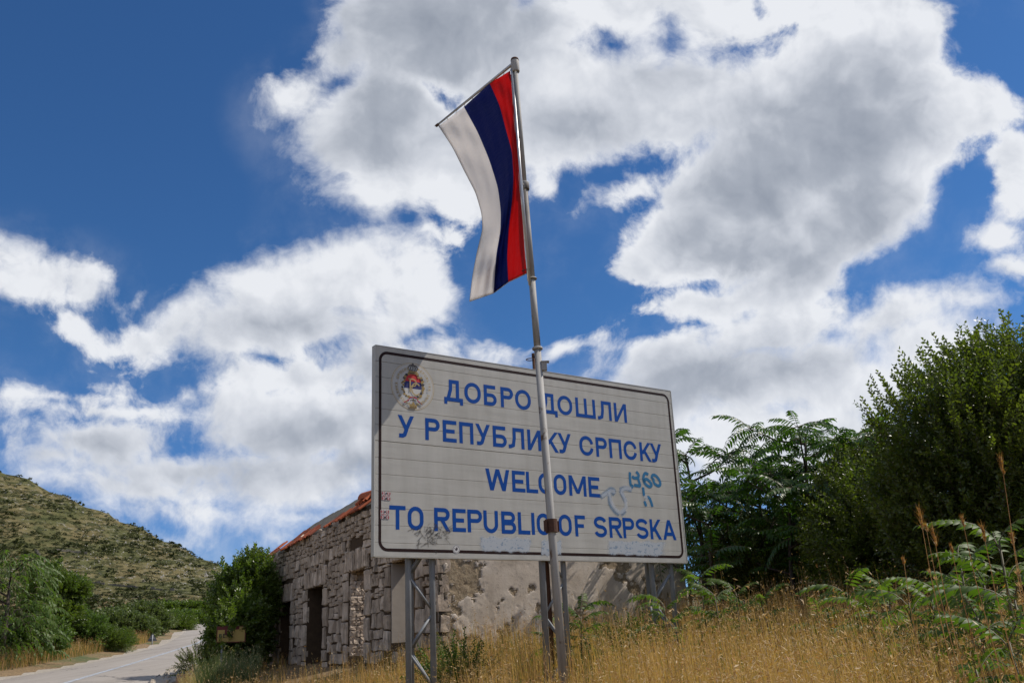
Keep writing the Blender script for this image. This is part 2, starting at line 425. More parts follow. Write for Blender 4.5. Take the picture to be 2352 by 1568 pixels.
def build_road():
    m, g, b = new_mat('worn_asphalt')
    p = pos(g)
    n = g.noise(p, 60.0, 4, 0.7); l = g.noise(g.mapping(p, rot=(0, 0, math.radians(-14)), scale=(1.2, 0.06, 1)), 1.0, 5, 0.6)
    d = g.noise(p, 0.5, 5, 0.6)
    c = g.mix(g.sstep(l, 0.3, 0.7), (0.215, 0.185, 0.155), (0.335, 0.295, 0.255))
    c = g.mix(g.sstep(n, 0.35, 0.7), c, (0.35, 0.315, 0.275)); c = g.mix(g.sstep(d, 0.55, 0.75, 0, 0.45), c, (0.17, 0.155, 0.14))
    crk = g.voronoi(g.vmath('ADD', g.mapping(p, scale=(1.0, 0.55, 1)), g.noise(p, 1.6, 4, col=True)), 0.33, 'DISTANCE_TO_EDGE')
    ck = g.math('MULTIPLY', g.sstep(crk, 0.006, 0.016, 1, 0), g.sstep(g.noise(p, 0.25), 0.48, 0.6))
    c = g.mix(g.math('MULTIPLY', ck, 0.8), c, (0.05, 0.047, 0.045))
    g.l.new(c, b.inputs['Base Color']); b.inputs['Roughness'].default_value = 0.85
    bump(g, b, n, 0.35, 0.01)
    tag(strip('road', ROAD_L + [(0.0, 0)], ROAD_R, m), kind='structure')
    gm, g, b = new_mat('limestone_gravel')
    p = pos(g); v = g.voronoi(p, 16.0, out='Color'); n = g.noise(p, 3.0, 5)
    c = g.mix(g.math('ADD', g.math('MULTIPLY', v, 0.6), g.math('MULTIPLY', n, 0.4)), (0.22, 0.18, 0.14), (0.50, 0.45, 0.38))
    g.l.new(c, b.inputs['Base Color']); b.inputs['Roughness'].default_value = 0.95
    bump(g, b, g.voronoi(p, 16.0), 0.9, 0.03)
    wl = np.interp(ROAD_L[:, 1], [-25, 28, 45, 90, 260], [1.6, 1.6, 0.9, 0.7, 0.7])
    out = ROAD_L.copy(); out[:, 0] -= wl
    inn = ROAD_L.copy(); inn[:, 0] += 0.12
    tag(strip('gravel_shoulder', out, inn, gm, dz=0.008, nx=4, crown=0.0), kind='structure')
    inn = ROAD_R.copy(); inn[:, 0] -= np.interp(ROAD_R[:, 1], [0, 26, 32, 40, 50], [0.4, 0.5, 0.7, 0.35, 0.1])
    out = ROAD_R.copy(); out[:, 0] += np.interp(ROAD_R[:, 1], [0, 30, 40, 50], [1.6, 1.4, 0.9, 0.3])
    tag(strip('gravel_shoulder', inn, out, gm, dz=0.008, nx=4, crown=0.0), kind='structure')
    # worn centre line
    pm, g, b = new_mat('worn_road_paint')
    p = pos(g); n = g.noise(p, 7.0, 5, 0.7)
    c = g.mix(g.sstep(n, 0.42, 0.58), (0.40, 0.44, 0.50), (0.27, 0.265, 0.26))
    g.l.new(c, b.inputs['Base Color']); b.inputs['Roughness'].default_value = 0.8
    mid = ROAD_L * 0.47 + ROAD_R * 0.53
    mid[:, 1] = ROAD_L[:, 1]; mid[:, 0] = 0.47 * ROAD_L[:, 0] + 0.53 * lerp_y(ROAD_R, ROAD_L[:, 1])
    a = mid.copy(); a[:, 0] -= 0.09; b_ = mid.copy(); b_[:, 0] += 0.09
    tag(strip('road_marking', a, b_, pm, dz=0.054, nx=2, crown=0.0), kind='structure')
    # loose stones along the right-hand edge of the asphalt
    mb = MB()
    for k in range(420):
        y = random.uniform(14, 46); x = float(lerp_y(ROAD_R, y)) + random.uniform(-0.3, 1.3); z = float(slope_z(x, y)) + 0.01
        s = random.uniform(0.03, 0.09) * (2.0 if random.random() < 0.08 else 1)
        v = [(x + s * random.uniform(.6, 1) * a, y + s * random.uniform(.6, 1) * b2, z + s * (0.5 + c2 * .5) * random.uniform(.6, 1)) for a, b2, c2 in
             ((-1, 0, -1), (1, 0, -1), (0, -1, -1), (0, 1, -1), (0, 0, 1), (.6, .4, .4))]
        mb.add(v, [(0, 2, 4), (2, 1, 5), (2, 5, 4), (1, 3, 5), (3, 4, 5), (3, 0, 4)])
    tag(mb.build('loose_stones', gm), kind='stuff')
build_land()
build_road()
# ------------------------------------------------------------------ welcome sign
SGN0 = at_y(860.3, 792.3, 11.0)             # upper left corner of the board
SW, SH = 5.0, 2.56
def sgn(x, y):
    """point of the photograph (4096 px wide) -> place on the board (u to the right, v up from the top edge)"""
    q = on_plane(x * 2352 / 4096, y * 2352 / 4096, SGN0, N_DIR) - SGN0
    return float(q @ E_DIR), float(q[2])
def sgn_c(x, y):                             # the same from a crop of the board
    return sgn(1440 + x * 0.61216, 1340 + y * 0.61216)

class Flat(MB):
    """flat print: polygons in the plane of the board, each a hair in front of the one before"""
    def __init__(s, d0=0.002, step=0.00025): super().__init__(); s.d = d0; s.st = step
    def poly(s, pts, mi=0):
        s.d += s.st
        n = len(pts); a = sum(pts[i][0] * pts[(i + 1) % n][1] - pts[(i + 1) % n][0] * pts[i][1] for i in range(n))
        if a < 0: pts = pts[::-1]
        s.add([(p[0], -s.d, p[1]) for p in pts], [tuple(range(n))], mi)
    def rect(s, x0, y0, x1, y1, mi=0): s.poly([(x0, y0), (x1, y0), (x1, y1), (x0, y1)], mi)
    def path(s, pts, t, closed=False, mi=0):
        s.d += s.st
        P = [np.array(p, float) for p in pts]; n = len(P); vs = []
        for i in range(n):
            a = P[(i - 1) % n] if (closed or i > 0) else None; b = P[(i + 1) % n] if (closed or i < n - 1) else None
            d1 = P[i] - a if a is not None else b - P[i]; d2 = b - P[i] if b is not None else P[i] - a
            d1 = d1 / (np.linalg.norm(d1) + 1e-9); d2 = d2 / (np.linalg.norm(d2) + 1e-9)
            n1 = np.array([-d1[1], d1[0]]); n2 = np.array([-d2[1], d2[0]]); m = n1 + n2; m /= np.linalg.norm(m) + 1e-9
            k = min(1.6, 1 / max(0.3, m @ n1)); w = t if np.isscalar(t) else t[i]
            for sg in (1, -1): q = P[i] + sg * m * k * w / 2; vs.append((q[0], -s.d, q[1]))
        fs = [(2 * i, 2 * i + 1, 2 * ((i + 1) % n) + 1, 2 * ((i + 1) % n)) for i in range(n if closed else n - 1)]
        s.add(vs, fs, mi)
    def disc(s, cx, cy, rx, ry=None, n=40, mi=0): s.poly([(cx + rx * math.cos(2 * math.pi * k / n), cy + (ry or rx) * math.sin(2 * math.pi * k / n)) for k in range(n)], mi)
    def ring(s, cx, cy, r, t, n=64, mi=0): s.path([(cx + r * math.cos(2 * math.pi * k / n), cy + r * math.sin(2 * math.pi * k / n)) for k in range(n)], t, True, mi)

def arc(cx, cy, rx, ry, a0, a1, n=9):
    return [(cx + rx * math.cos(math.radians(a0 + (a1 - a0) * k / (n - 1))), cy + ry * math.sin(math.radians(a0 + (a1 - a0) * k / (n - 1)))) for k in range(n)]

def glyph(f, ch, x, y, w, h, t, mi=0):
    """block letters of even stroke, drawn as strokes: left edge x, baseline y"""
    s = t / 2
    def R(a, b, c, d): f.rect(x + a, y + b, x + c, y + d, mi)
    def Pth(p, closed=False): f.path([(x + a, y + b) for a, b in p], t, closed, mi)
    def Pl(p): f.poly([(x + a, y + b) for a, b in p], mi)
    def diag(xb, xt, y0=0.0, y1=None, k=1.08):
        y1 = h if y1 is None else y1; tt = t * k
        Pl([(xb - tt / 2, y0), (xb + tt / 2, y0), (xt + tt / 2, y1), (xt - tt / 2, y1)])
    def bowl(y0, y1, wr=w):                   # D-shaped bowl to the right of a stem
        r = (y1 - y0 - t) / 2
        Pth([(s, y1 - s), (wr - s - r, y1 - s)] + arc(wr - s - r, (y0 + y1) / 2, r, r, 90, -90, 11)[1:] + [(s, y0 + s)])
    if ch in 'OО': Pth(arc(w / 2, h - w / 2, w / 2 - s, w / 2 - s, 0, 180, 13) + arc(w / 2, w / 2, w / 2 - s, w / 2 - s, 180, 360, 13), True)
    elif ch in 'CС': Pth(arc(w / 2, h - w / 2, w / 2 - s, w / 2 - s, 8, 180, 13) + arc(w / 2, w / 2, w / 2 - s, w / 2 - s, 180, 352, 13))
    elif ch == 'Д':
        R(w * .80 - t, 0, w * .80, h); R(w * .26, h - t, w * .80, h); R(0, -t * 0.15, w, t * .85)
        Pth([(w * .26 + s, h), (w * .255 + s, h * .55), (w * .12 + s, t * .5)]); R(0, -h * .17, t * .9, t * .8); R(w - t * .9, -h * .17, w, t * .8)
    elif ch == 'Б': R(0, 0, t, h); R(0, h - t, w * .92, h); bowl(0, h * .60)
    elif ch in 'PР': R(0, 0, t, h); bowl(h * .42, h)
    elif ch == 'R': R(0, 0, t, h); bowl(h * .44, h); diag(w - t * .45, w * .52, 0, h * .46)
    elif ch == 'B': R(0, 0, t, h); bowl(h * .46, h, w * .95); bowl(0, h * .56)
    elif ch == 'Ш': R(0, 0, t, h); R(w / 2 - s, 0, w / 2 + s, h); R(w - t, 0, w, h); R(0, 0, w, t)
    elif ch == 'Л': R(w - t, 0, w, h); R(w * .28, h - t, w, h); Pth([(w * .28 + s, h), (w * .27 + s, h * .5), (w * .20 + s, h * .16), (w * .08 + s * .3, s), (0, s)])
    elif ch == 'И': R(0, 0, t, h); R(w - t, 0, w, h); diag(t * .55, w - t * .55)
    elif ch == 'У':
        diag(s, s, 0, 0.001); diag(w * .5, w - s * 1.05, h * .34, h); diag(w * .53, s * 1.05, h * .36, h)
        Pth([(w * .55, h * .40), (w * .42, h * .14), (w * .30, s), (w * .08, s)])
    elif ch in 'EЕ': R(0, 0, t, h); R(0, h - t, w, h); R(0, h * .5 - s, w * .86, h * .5 + s); R(0, 0, w, t)
    elif ch == 'F': R(0, 0, t, h); R(0, h - t, w, h); R(0, h * .5 - s, w * .86, h * .5 + s)
    elif ch == 'П': R(0, 0, t, h); R(w - t, 0, w, h); R(0, h - t, w, h)
    elif ch in 'KК': R(0, 0, t, h); diag(t * .9, w - s * 1.1, h * .38, h, 1.2); diag(w - s * 1.1, w * .36, 0, h * .6, 1.2)
    elif ch == 'W': diag(w * .25, s); diag(w * .25, w * .5); diag(w * .75, w * .5); diag(w * .75, w - s)
    elif ch == 'M': R(0, 0, t, h); R(w - t, 0, w, h); diag(w * .5, s * 1.1, h * .12, h); diag(w * .5, w - s * 1.1, h * .12, h)
    elif ch == 'L': R(0, 0, t, h); R(0, 0, w, t)
    elif ch in 'TТ': R(w / 2 - s, 0, w / 2 + s, h); R(0, h - t, w, h)
    elif ch == 'U': Pth([(s, h)] + arc(w / 2, w / 2, w / 2 - s, w / 2 - s, 180, 360, 13) + [(w - s, h)])
    elif ch == 'I': R(w / 2 - s, 0, w / 2 + s, h)
    elif ch == 'S':
        ry = (h - t) / 4; rx = w / 2 - s
        Pth(arc(w / 2, h - s - ry, rx, ry, 12, 270, 17) + arc(w / 2, s + ry, rx, ry, 90, -168, 17)[1:])
    elif ch in 'AА': diag(s, w / 2); diag(w - s, w / 2); R(w * .2, h * .2, w * .8, h * .2 + t)
    elif ch == 'V': diag(w / 2, s); diag(w / 2, w - s)
    elif ch == 'М': R(0, 0, t, h); R(w - t, 0, w, h); diag(w * .5, s * 1.1, h * .2, h); diag(w * .5, w - s * 1.1, h * .2, h)

def build_sign():
    white, g, b = new_mat('white_enamel')
    p = ocoord(g)
    st = g.noise(g.mapping(p, scale=(2.0, 1, 0.25)), 2.2, 6, 0.6); sp = g.noise(p, 9.0, 5, 0.7)
    c = g.mix(g.sstep(st, 0.3, 0.75), (0.450, 0.436, 0.402), (0.375, 0.36, 0.328))
    c = g.mix(g.sstep(sp, 0.62, 0.78, 0, 0.22), c, (0.29, 0.265, 0.23))
    g.l.new(c, b.inputs['Base Color']); b.inputs['Roughness'].default_value = 0.42; b.inputs['Specular IOR Level'].default_value = 0.35
    bump(g, b, g.noise(g.mapping(p, scale=(0.6, 1, 2.4)), 2.4, 3), 0.10, 0.05)
    blue = simple('blue_film', (0.004, 0.060, 0.29), 0.5, var=0.06, spec=0.12)
    brown = simple('dark_brown_film', (0.022, 0.009, 0.008), 0.5, spec=0.15)
    zinc, g, b = new_mat('galvanised_steel')
    n = g.noise(pos(g), 7.0, 6, 0.65)
    g.l.new(g.mix(n, (0.14, 0.15, 0.16), (0.29, 0.30, 0.31)), b.inputs['Base Color']); b.inputs['Metallic'].default_value = 0.15; b.inputs['Roughness'].default_value = 0.6
    gap = simple('dark_gap', (0.035, 0.03, 0.026), 0.9)
    gz0 = gz(SGN0[0], SGN0[1])
    t = empty('welcome_sign', 'large white welcome board with blue Cyrillic and Latin lettering on lattice posts', 'sign',
              (SGN0[0], SGN0[1], SGN0[2]), math.pi / 2 - SIGN_AZ)
    # planks of folded sheet metal, one above the other
    n = 13; ph = 0.0785 * 2.55
    ys = [0.0] + [-ph * (k + 0.75 + 0.25) for k in range(n - 1)] + [-SH]
    for k in range(n):
        y1, y0 = ys[k], ys[k + 1]
        gp = 0.0055 if k == 5 else 0.0012
        y0 += gp
        mb = MB(); nx = 14
        prof = [(0.020, y1 - 0.001), (0.0025, y1 - 0.0006), (0.0, y1 - 0.003), (random.uniform(-.0004, .0004), (y0 * 2 + y1) / 3), (random.uniform(-.0004, .0004), (y0 + 2 * y1) / 3), (0.0, y0 + 0.003), (0.0025, y0 + 0.0006), (0.020, y0 + 0.001)]
        prof = [prof[0], prof[1], prof[2], prof[4], prof[3], prof[5], prof[6], prof[7]]
        vs = [(0.012 + (SW - 0.024) * i / nx, d + (0.0004 * math.sin(i * 1.7 + k) * (2 < j < 5)), v) for i in range(nx + 1) for j, (d, v) in enumerate(prof)]
        fs = [(i * 8 + j + 1, i * 8 + j, (i + 1) * 8 + j, (i + 1) * 8 + j + 1) for i in range(nx) for j in range(7)]
        mb.add(vs, fs); mb.build('plank', white, t)
    mb = MB(); mb.box(0.013, 0.021, -SH + 0.004, SW - 0.013, 0.028, -0.004); mb.build('backing_sheet', gap, t)
    alu = simple('aluminium_edge', (0.46, 0.45, 0.42), 0.45, 0.1)
    for q in ((0, -0.004, -SH, 0.0118, 0.07, 0.0), (SW - 0.0118, -0.004, -SH, SW, 0.07, 0.0), (0.0122, -0.004, 0.0002, SW - 0.0122, 0.07, 0.008), (0.0122, -0.004, -SH - 0.008, SW - 0.0122, 0.07, -SH - 0.0002)):
        mb = MB(); mb.box(*q); mb.build('edge_trim', alu, t)
    # rounded border line
    f = Flat(0.0012); ins, r = 0.078, 0.10
    f.path(arc(SW - ins - r, -ins - r, r, r, 0, 90, 8) + arc(ins + r, -ins - r, r, r, 90, 180, 8) + arc(ins + r, -SH + ins + r, r, r, 180, 270, 8) + arc(SW - ins - r, -SH + ins + r, r, r, 270, 360, 8), 0.036, True)
    f.build('border_line', brown, t)
    # four lines of lettering; extents read off the board
    rows = [
        ('blue Cyrillic line reading ДОБРО ДОШЛИ', -0.588, -0.309, [('Д', 550, 672), ('О', 683, 790), ('Б', 810, 893), ('Р', 920, 1002), ('О', 1015, 1117), ('Д', 1178, 1289), ('О', 1292, 1388), ('Ш', 1410, 1538), ('Л', 1553, 1643), ('И', 1662, 1742)], 400, 0.111),
        ('blue Cyrillic line reading У РЕПУБЛИКУ СРПСКУ', -1.131, -0.851, [('У', 247, 353), ('Р', 427, 522), ('Е', 542, 632), ('П', 650, 742), ('У', 757, 852), ('Б', 870, 960), ('Л', 972, 1075), ('И', 1097, 1185), ('К', 1212, 1298), ('У', 1297, 1383), ('С', 1437, 1528), ('Р', 1545, 1618), ('П', 1632, 1712), ('С', 1727, 1812), ('К', 1832, 1905), ('У', 1903, 1975)], 660, 0.094),
        ('blue Latin line reading WELCOME', -1.703, -1.425, [('W', 822, 977), ('E', 995, 1080), ('L', 1087, 1163), ('C', 1168, 1258), ('O', 1268, 1350), ('M', 1368, 1480), ('E', 1496, 1570)], 965, 0.105),
        ('blue Latin line reading TO REPUBLIC OF SRPSKA', -2.244, -1.962, [('T', 192, 298), ('O', 312, 415), ('R', 485, 587), ('E', 605, 692), ('P', 703, 799), ('U', 808, 903), ('B', 925, 1020), ('L', 1034, 1112), ('I', 1120, 1145), ('C', 1157, 1245), ('O', 1300, 1385), ('F', 1407, 1475), ('S', 1533, 1615), ('R', 1632, 1714), ('P', 1722, 1797), ('S', 1808, 1887), ('K', 1900, 1972), ('A', 1983, 2067)], 1200, 0.07)]
    for lab, base, top, letters, ym, sl in rows:
        line = empty('lettering', lab, None); line.parent = t
        for ch, xa, xb in letters:
            yy = ym + (xa - letters[0][1]) * sl
            u0 = sgn_c(xa, yy)[0]; u1 = sgn_c(xb, yy)[0]
            f = Flat(0.0012, 0.00015); glyph(f, ch, u0, base, u1 - u0, top - base, 0.050); f.build('letter', blue, line)
    # crest
    cols = [simple(nm, c, 0.5, var=0.05) for nm, c in (('crest_gold', (0.30, 0.20, 0.06)), ('crest_red', (0.50, 0.02, 0.02)), ('crest_blue', (0.012, 0.016, 0.12)), ('crest_white', (0.50, 0.49, 0.47)), ('crest_dark', (0.035, 0.028, 0.03)), ('crest_disc', (0.46, 0.455, 0.44)), ('crest_pale_gold', (0.40, 0.29, 0.13)))]
    cu, cv = sgn(1480 + 812 * .2104, 1370 + 832 * .2104)
    R0 = (sgn(1480 + 1222 * .2104, 1370 + 845 * .2104)[0] - sgn(1480 + 402 * .2104, 1370 + 770 * .2104)[0]) / 2
    f = Flat(0.002, 0.00012)
    f.disc(cu, cv, R0, mi=5); f.ring(cu, cv, R0 * .99, R0 * .022, mi=6); f.ring(cu, cv, R0 * .94, R0 * .014, mi=6)
    def C(a, b): return (cu + a * R0, cv + b * R0)
    # shield of three stripes with an arched top
    def wid(yv): return 0.40 * math.sqrt(max(0, 1 - ((yv + 0.02) / 0.60) ** 2)) if abs(yv + 0.02) < .6 else 0
    def band(y0, y1, mi):
        L = [y0 + (y1 - y0) * k / 6 for k in range(7)]
        f.poly([C(-min(.40, wid(v) + .03), v) for v in L] + [C(min(.40, wid(v) + .03), v) for v in L[::-1]], mi)
    band(-0.42, -0.08, 3); band(-0.10, 0.20, 2); band(0.20, 0.52, 1)
    # wreath of leaves
    for sg in (-1, 1):
        for k in range(26):
            a = math.radians(-98 + 182 * k / 25); x, y = sg * 0.46 * math.cos(a) if True else 0, 0.02 + 0.55 * math.sin(a)
            dx = random.uniform(-.05, .05); dy = random.uniform(-.04, .04); rr = random.uniform(.045, .075)
            f.poly([C(x + dx + rr * q[0], y + dy + rr * q[1]) for q in ((-1, -.2), (-.3, -.8), (.6, -.6), (1, .3), (.1, .9), (-.7, .6))], 0 if k % 3 else 4)
    # monogram
    f.path([C(-.13, .28), C(-.13, -.25)], R0 * .055, mi=6)
    f.path([C(-.22, .30), C(0, .30)] + [C(*q) for q in arc(-.0, .15, .15, .15, 80, -90, 8)] + [C(-.12, .0)], R0 * .045, mi=6)
    f.path([C(*q) for q in arc(.14, -.11, .20, .25, 40, 320, 16)], R0 * .05, mi=6)
    # large crown on top
    for sx in (-.20, -.10, 0, .10, .20):
        f.path([C(sx * .55, .62), C(sx * 1.15, .76), C(sx * .75, .88), C(0, .90)], R0 * .032, mi=4)
    f.poly([C(-.19, .52), C(.19, .52), C(.21, .64), C(-.21, .64)], 0); f.poly([C(-.17, .545), C(.17, .545), C(.17, .575), C(-.17, .575)], 4)
    f.path([C(0, .88), C(0, .985)], R0 * .03, mi=4); f.path([C(-.035, .95), C(.035, .95)], R0 * .025, mi=4)
    # ribbon and small crown below
    for sg in (-1, 1):
        for k, mi in enumerate((1, 2, 3)):
            o = -.035 * k
            f.path([C(sg * .02, -.46 + o), C(sg * .15, -.49 + o), C(sg * .18, -.58 + o), C(sg * .42, -.72 + o)], R0 * .036, mi=mi)
    f.poly([C(-.15, -.93), C(.15, -.93), C(.19, -.70), C(.10, -.80), C(.05, -.72), C(0, -.62), C(-.05, -.72), C(-.10, -.80), C(-.19, -.70)], 0)
    f.poly([C(-.14, -.91), C(.14, -.91), C(.145, -.88), C(-.145, -.88)], 4)
    for q in (-.10, 0, .10): f.disc(*C(q, -.845), R0 * .018, n=8, mi=4)
    # circular lettering
    def ring_text(s, a0, a1, rr):
        for k, ch in enumerate(s):
            if ch == ' ': continue
            a = math.radians(a0 + (a1 - a0) * k / (len(s) - 1)); q = Flat(0, 0); w = R0 * .085; h = R0 * .115
            glyph(q, ch, -w / 2, 0, w, h, R0 * .022)
            th = a - math.pi / 2; f.d += f.st
            f.add([(cu + rr * R0 * math.cos(a) + v[0] * math.cos(th) - v[2] * math.sin(th), -f.d, cv + rr * R0 * math.sin(a) + v[0] * math.sin(th) + v[2] * math.cos(th)) for v in q.v], q.f, 6)
    ring_text('РЕПУБЛИКА СРПСКА', 255, 108, .71); ring_text('REPUBLIKA SRPSKA', 70, -72, .71)
    tag(f.build('crest', cols, t), label='round crest with crown, wreath and red, blue and white shield')
    # stickers
    red = simple('sticker_red', (0.30, 0.012, 0.018), 0.4); wht = simple('sticker_white', (0.56, 0.55, 0.54), 0.4); ink = simple('sticker_ink', (0.05, 0.04, 0.05), 0.4)
    def sticker(px, tilt, lab, torn=False):
        P = [sgn(*q) for q in px]; o = np.array(P[0]); ex = np.array(P[1]) - o; ey = np.array(P[3]) - o; f = Flat(0.003, 0.0002)
        def S(a, b): q = o + ex * a + ey * b; return (q[0], q[1])
        f.poly([S(0, 0), S(1, 0), S(1, 1), S(.6, 1.02 if torn else 1), S(0, 1)], 1)
        for a in (0.03, .64):
            for b_ in (0.03, .64):
                f.poly([S(a, b_), S(a + .34, b_), S(a + .34, b_ + .33), S(a, b_ + .33)], 0)
                sg = -1 if a < .3 else 1
                f.path([S(a + .17 + sg * .09 * math.cos(math.radians(w)), b_ + .165 + .12 * math.sin(math.radians(w))) for w in range(50, 311, 26)], 0.007, mi=1)
                f.path([S(a + .17 - sg * .02, b_ + .165), S(a + .17 + sg * .08, b_ + .165)], 0.005, mi=1)
        for k, ch in enumerate('ИМОТСКИ'):
            q = Flat(0, 0); glyph(q, ch, 0.06 + k * .128, 0, .10, .17, .03); f.d += f.st
            f.add([(S(v[0], .585 - v[2])[0], -f.d, S(v[0], .585 - v[2])[1]) for v in q.v], q.f, 0)
        f.disc(*S(.5, .19), .012, n=8, mi=2); f.disc(*S(.5, .81), .015, n=6, mi=2)
        tag(f.build('sticker', [red, wht, ink], t), label=lab)
    Z = lambda a, b: (1500 + a * .18493, 1950 + b * .18493)
    sticker([Z(146, 78), Z(335, 92), Z(326, 296), Z(140, 262)], 0, 'peeling red and white sticker, the upper one', True)
    sticker([Z(118, 476), Z(303, 484), Z(302, 686), Z(117, 674)], 0, 'flat red and white sticker, the lower one')
    f = Flat(0.003, 0.0002); q = sgn(*Z(1755, 1325)); f.disc(*q, .052, n=24, mi=1); f.ring(*q, .044, .005, 24, 2)
    f.poly([(q[0] - .022, q[1] - .012), (q[0] + .012, q[1] - .018), (q[0] + .022, q[1] + .006), (q[0] + .004, q[1] + .026), (q[0] - .008, q[1] + .004)], 2)
    f.path([(q[0] - .035, q[1] + .02), (q[0] - .01, q[1])], .004, mi=2); f.path([(q[0] + .03, q[1] + .03), (q[0] + .01, q[1] + .004)], .004, mi=2)
    tag(f.build('sticker', [red, wht, ink], t), label='small round white sticker on the lower border line')
    # spray paint: soft-edged strokes (edge = 1 on the line, 0 at its rim)
    def spray_mat(name, col, amount, ns=30.0, lo=0.05, hi=0.55):
        m, g, b = new_mat(name)
        a = g.n.new('ShaderNodeAttribute'); a.attribute_name = 'edge'
        nz = g.noise(ocoord(g), ns, 5, 0.7)
        al = g.math('MULTIPLY', g.sstep(g.math('ADD', a.outputs['Fac'], g.math('MULTIPLY_ADD', nz, 0.5, -0.25)), lo, hi), amount)
        b.inputs['Base Color'].default_value = (*col, 1); b.inputs['Roughness'].default_value = 0.6
        g.l.new(al, b.inputs['Alpha']); return m
    def spray(name, strokes, t_, mat, d, lab=None):
        V, F, A = [], [], []
        for si, pts in enumerate(strokes):
            w = t_ if np.isscalar(t_) else t_[si]
            P = np.array([sgn(*q) for q in pts]); 
            for _ in range(2):                                   # round the corners
                P = np.concatenate([P[:1], np.stack([P[:-1] * .75 + P[1:] * .25, P[:-1] * .25 + P[1:] * .75], 1).reshape(-1, 2), P[-1:]])
            T = np.gradient(P, axis=0); T /= np.linalg.norm(T, axis=1)[:, None] + 1e-9; N = np.stack([-T[:, 1], T[:, 0]], 1); o = len(V)
            P = np.concatenate([P[:1] - T[:1] * w * .5, P, P[-1:] + T[-1:] * w * .5]); N = np.concatenate([N[:1], N, N[-1:]])
            n_ = len(P)
            for i in range(n_):
                e = 0.0 if i in (0, n_ - 1) else 1.0
                for k_, ed in ((-1, 0), (-.45, .75), (0, 1), (.45, .75), (1, 0)):
                    q = P[i] + N[i] * k_ * w; V.append((q[0], -d - 0.00004 * si, q[1])); A.append(ed * e)
            F += [(o + i * 5 + j, o + i * 5 + j + 1, o + (i + 1) * 5 + j + 1, o + (i + 1) * 5 + j) for i in range(n_ - 1) for j in range(4)]
        ob = mesh_np(name, np.array(V), np.array(F), mat, t, attrs={'edge': np.array(A)})
        if lab: ob['label'] = lab
    G = lambda *q: [(2380 + a * .14665, 1850 + b_ * .14665) for a, b_ in q]
    teal = spray_mat('teal_spray', (0.001, 0.135, 0.30), 0.95)
    spray('graffiti', [G((950, 270), (950, 430), (975, 640), (1010, 670), (1020, 610)), G((1130, 250), (1190, 320), (1185, 390), (1120, 420), (1050, 410), (1025, 370)),
                       G((1170, 420), (1215, 560), (1235, 640), (1150, 620), (1075, 610)), G((1440, 315), (1370, 270), (1320, 350), (1315, 490), (1400, 610), (1500, 660), (1550, 610), (1510, 530), (1410, 430), (1350, 470), (1330, 510)),
                       G((1545, 420), (1560, 330), (1640, 330), (1740, 440), (1790, 560), (1760, 630), (1680, 620), (1600, 540), (1590, 430)),
                       G((1310, 680), (1335, 890)), G((1350, 1060), (1390, 1170)), G((1430, 930), (1500, 970), (1560, 1180))], 0.029, teal, 0.0024, 'teal sprayed number 1960 with a letter h below')
    tealf = spray_mat('faded_teal_spray', (0.10, 0.22, 0.38), 0.55, 12.0, 0.1, 0.9)
    spray('faded_graffiti', [G((160, 930), (330, 800), (440, 700), (540, 760), (470, 850)), G((400, 880), (390, 1000), (420, 1150), (520, 1300), (640, 1400)), G((700, 780), (760, 900), (830, 1050)), G((690, 740), (800, 680), (980, 740)), G((720, 1390), (820, 1300))], 0.05, tealf, 0.0024)
    wpaint = spray_mat('white_overpaint', (0.56, 0.60, 0.66), 0.6, 14.0, 0.0, 1.1)
    spray('overpaint', [G((190, 910), (320, 830), (400, 760), (530, 790)), G((380, 820), (410, 960), (450, 1120), (560, 1280), (680, 1380), (800, 1280), (850, 1200), (830, 1050), (780, 900), (700, 800), (780, 700), (980, 700)), G((1340, 950), (1420, 940), (1380, 1030))], 0.042, wpaint, 0.0030, 'white paint brushed over a blue scrawl')
    # overpainted patches: one thin film of brushed white with blue showing through it
    wp, g_, b_ = new_mat('brushed_overpaint'); at = g_.n.new('ShaderNodeAttribute'); at.attribute_name = 'edge'; oc = ocoord(g_)
    na = g_.noise(g_.mapping(oc, scale=(1, 1, .8)), 7.0, 6, .7); nb = g_.noise(g_.mapping(oc, scale=(1, 1, 1.3)), 17.0, 3, .6)
    wv_ = g_.math('SUBTRACT', g_.math('ADD', at.outputs['Fac'], na), 0.62)
    g_.l.new(g_.math('MULTIPLY', g_.sstep(wv_, 0.0, 0.35), .62), b_.inputs['Alpha'])
    g_.l.new(g_.mix(g_.math('MULTIPLY', g_.sstep(nb, .54, .66), .75), (.52, .57, .64), (.10, .22, .38)), b_.inputs['Base Color']); b_.inputs['Roughness'].default_value = .7
    def patch(x0, x1, ymid, h, seed, lab, sl):
        nx, ny = 36, 10; V, F, A = [], [], []; r = random.Random(seed)
        for i in range(nx + 1):
            for j in range(ny + 1):
                x = x0 + (x1 - x0) * i / nx; y = ymid + (x - x0) * sl + h * 1.15 * (2 * j / ny - 1) + 5 * math.sin(i * .8 + seed); q = sgn_c(x, y)
                V.append((q[0], -.0022, q[1])); A.append(min(1, 5 * min(i / nx, 1 - i / nx), 2.6 * min(j / ny, 1 - j / ny)) * .95)
        F = [(i * (ny + 1) + j, (i + 1) * (ny + 1) + j, (i + 1) * (ny + 1) + j + 1, i * (ny + 1) + j + 1) for i in range(nx) for j in range(ny)]
        mesh_np('overpaint', np.array(V), np.array(F), wp, t, attrs={'edge': np.array(A)})['label'] = lab
    patch(765, 1130, 1360, 52, 3, 'white overpainted patch left of the flagpole on the bottom edge', .035)
    patch(1175, 1325, 1385, 55, 5, 'white overpainted patch behind the flagpole on the bottom edge', .03)
    patch(1600, 2010, 1385, 50, 4, 'white overpainted patch in the lower right corner', .03)
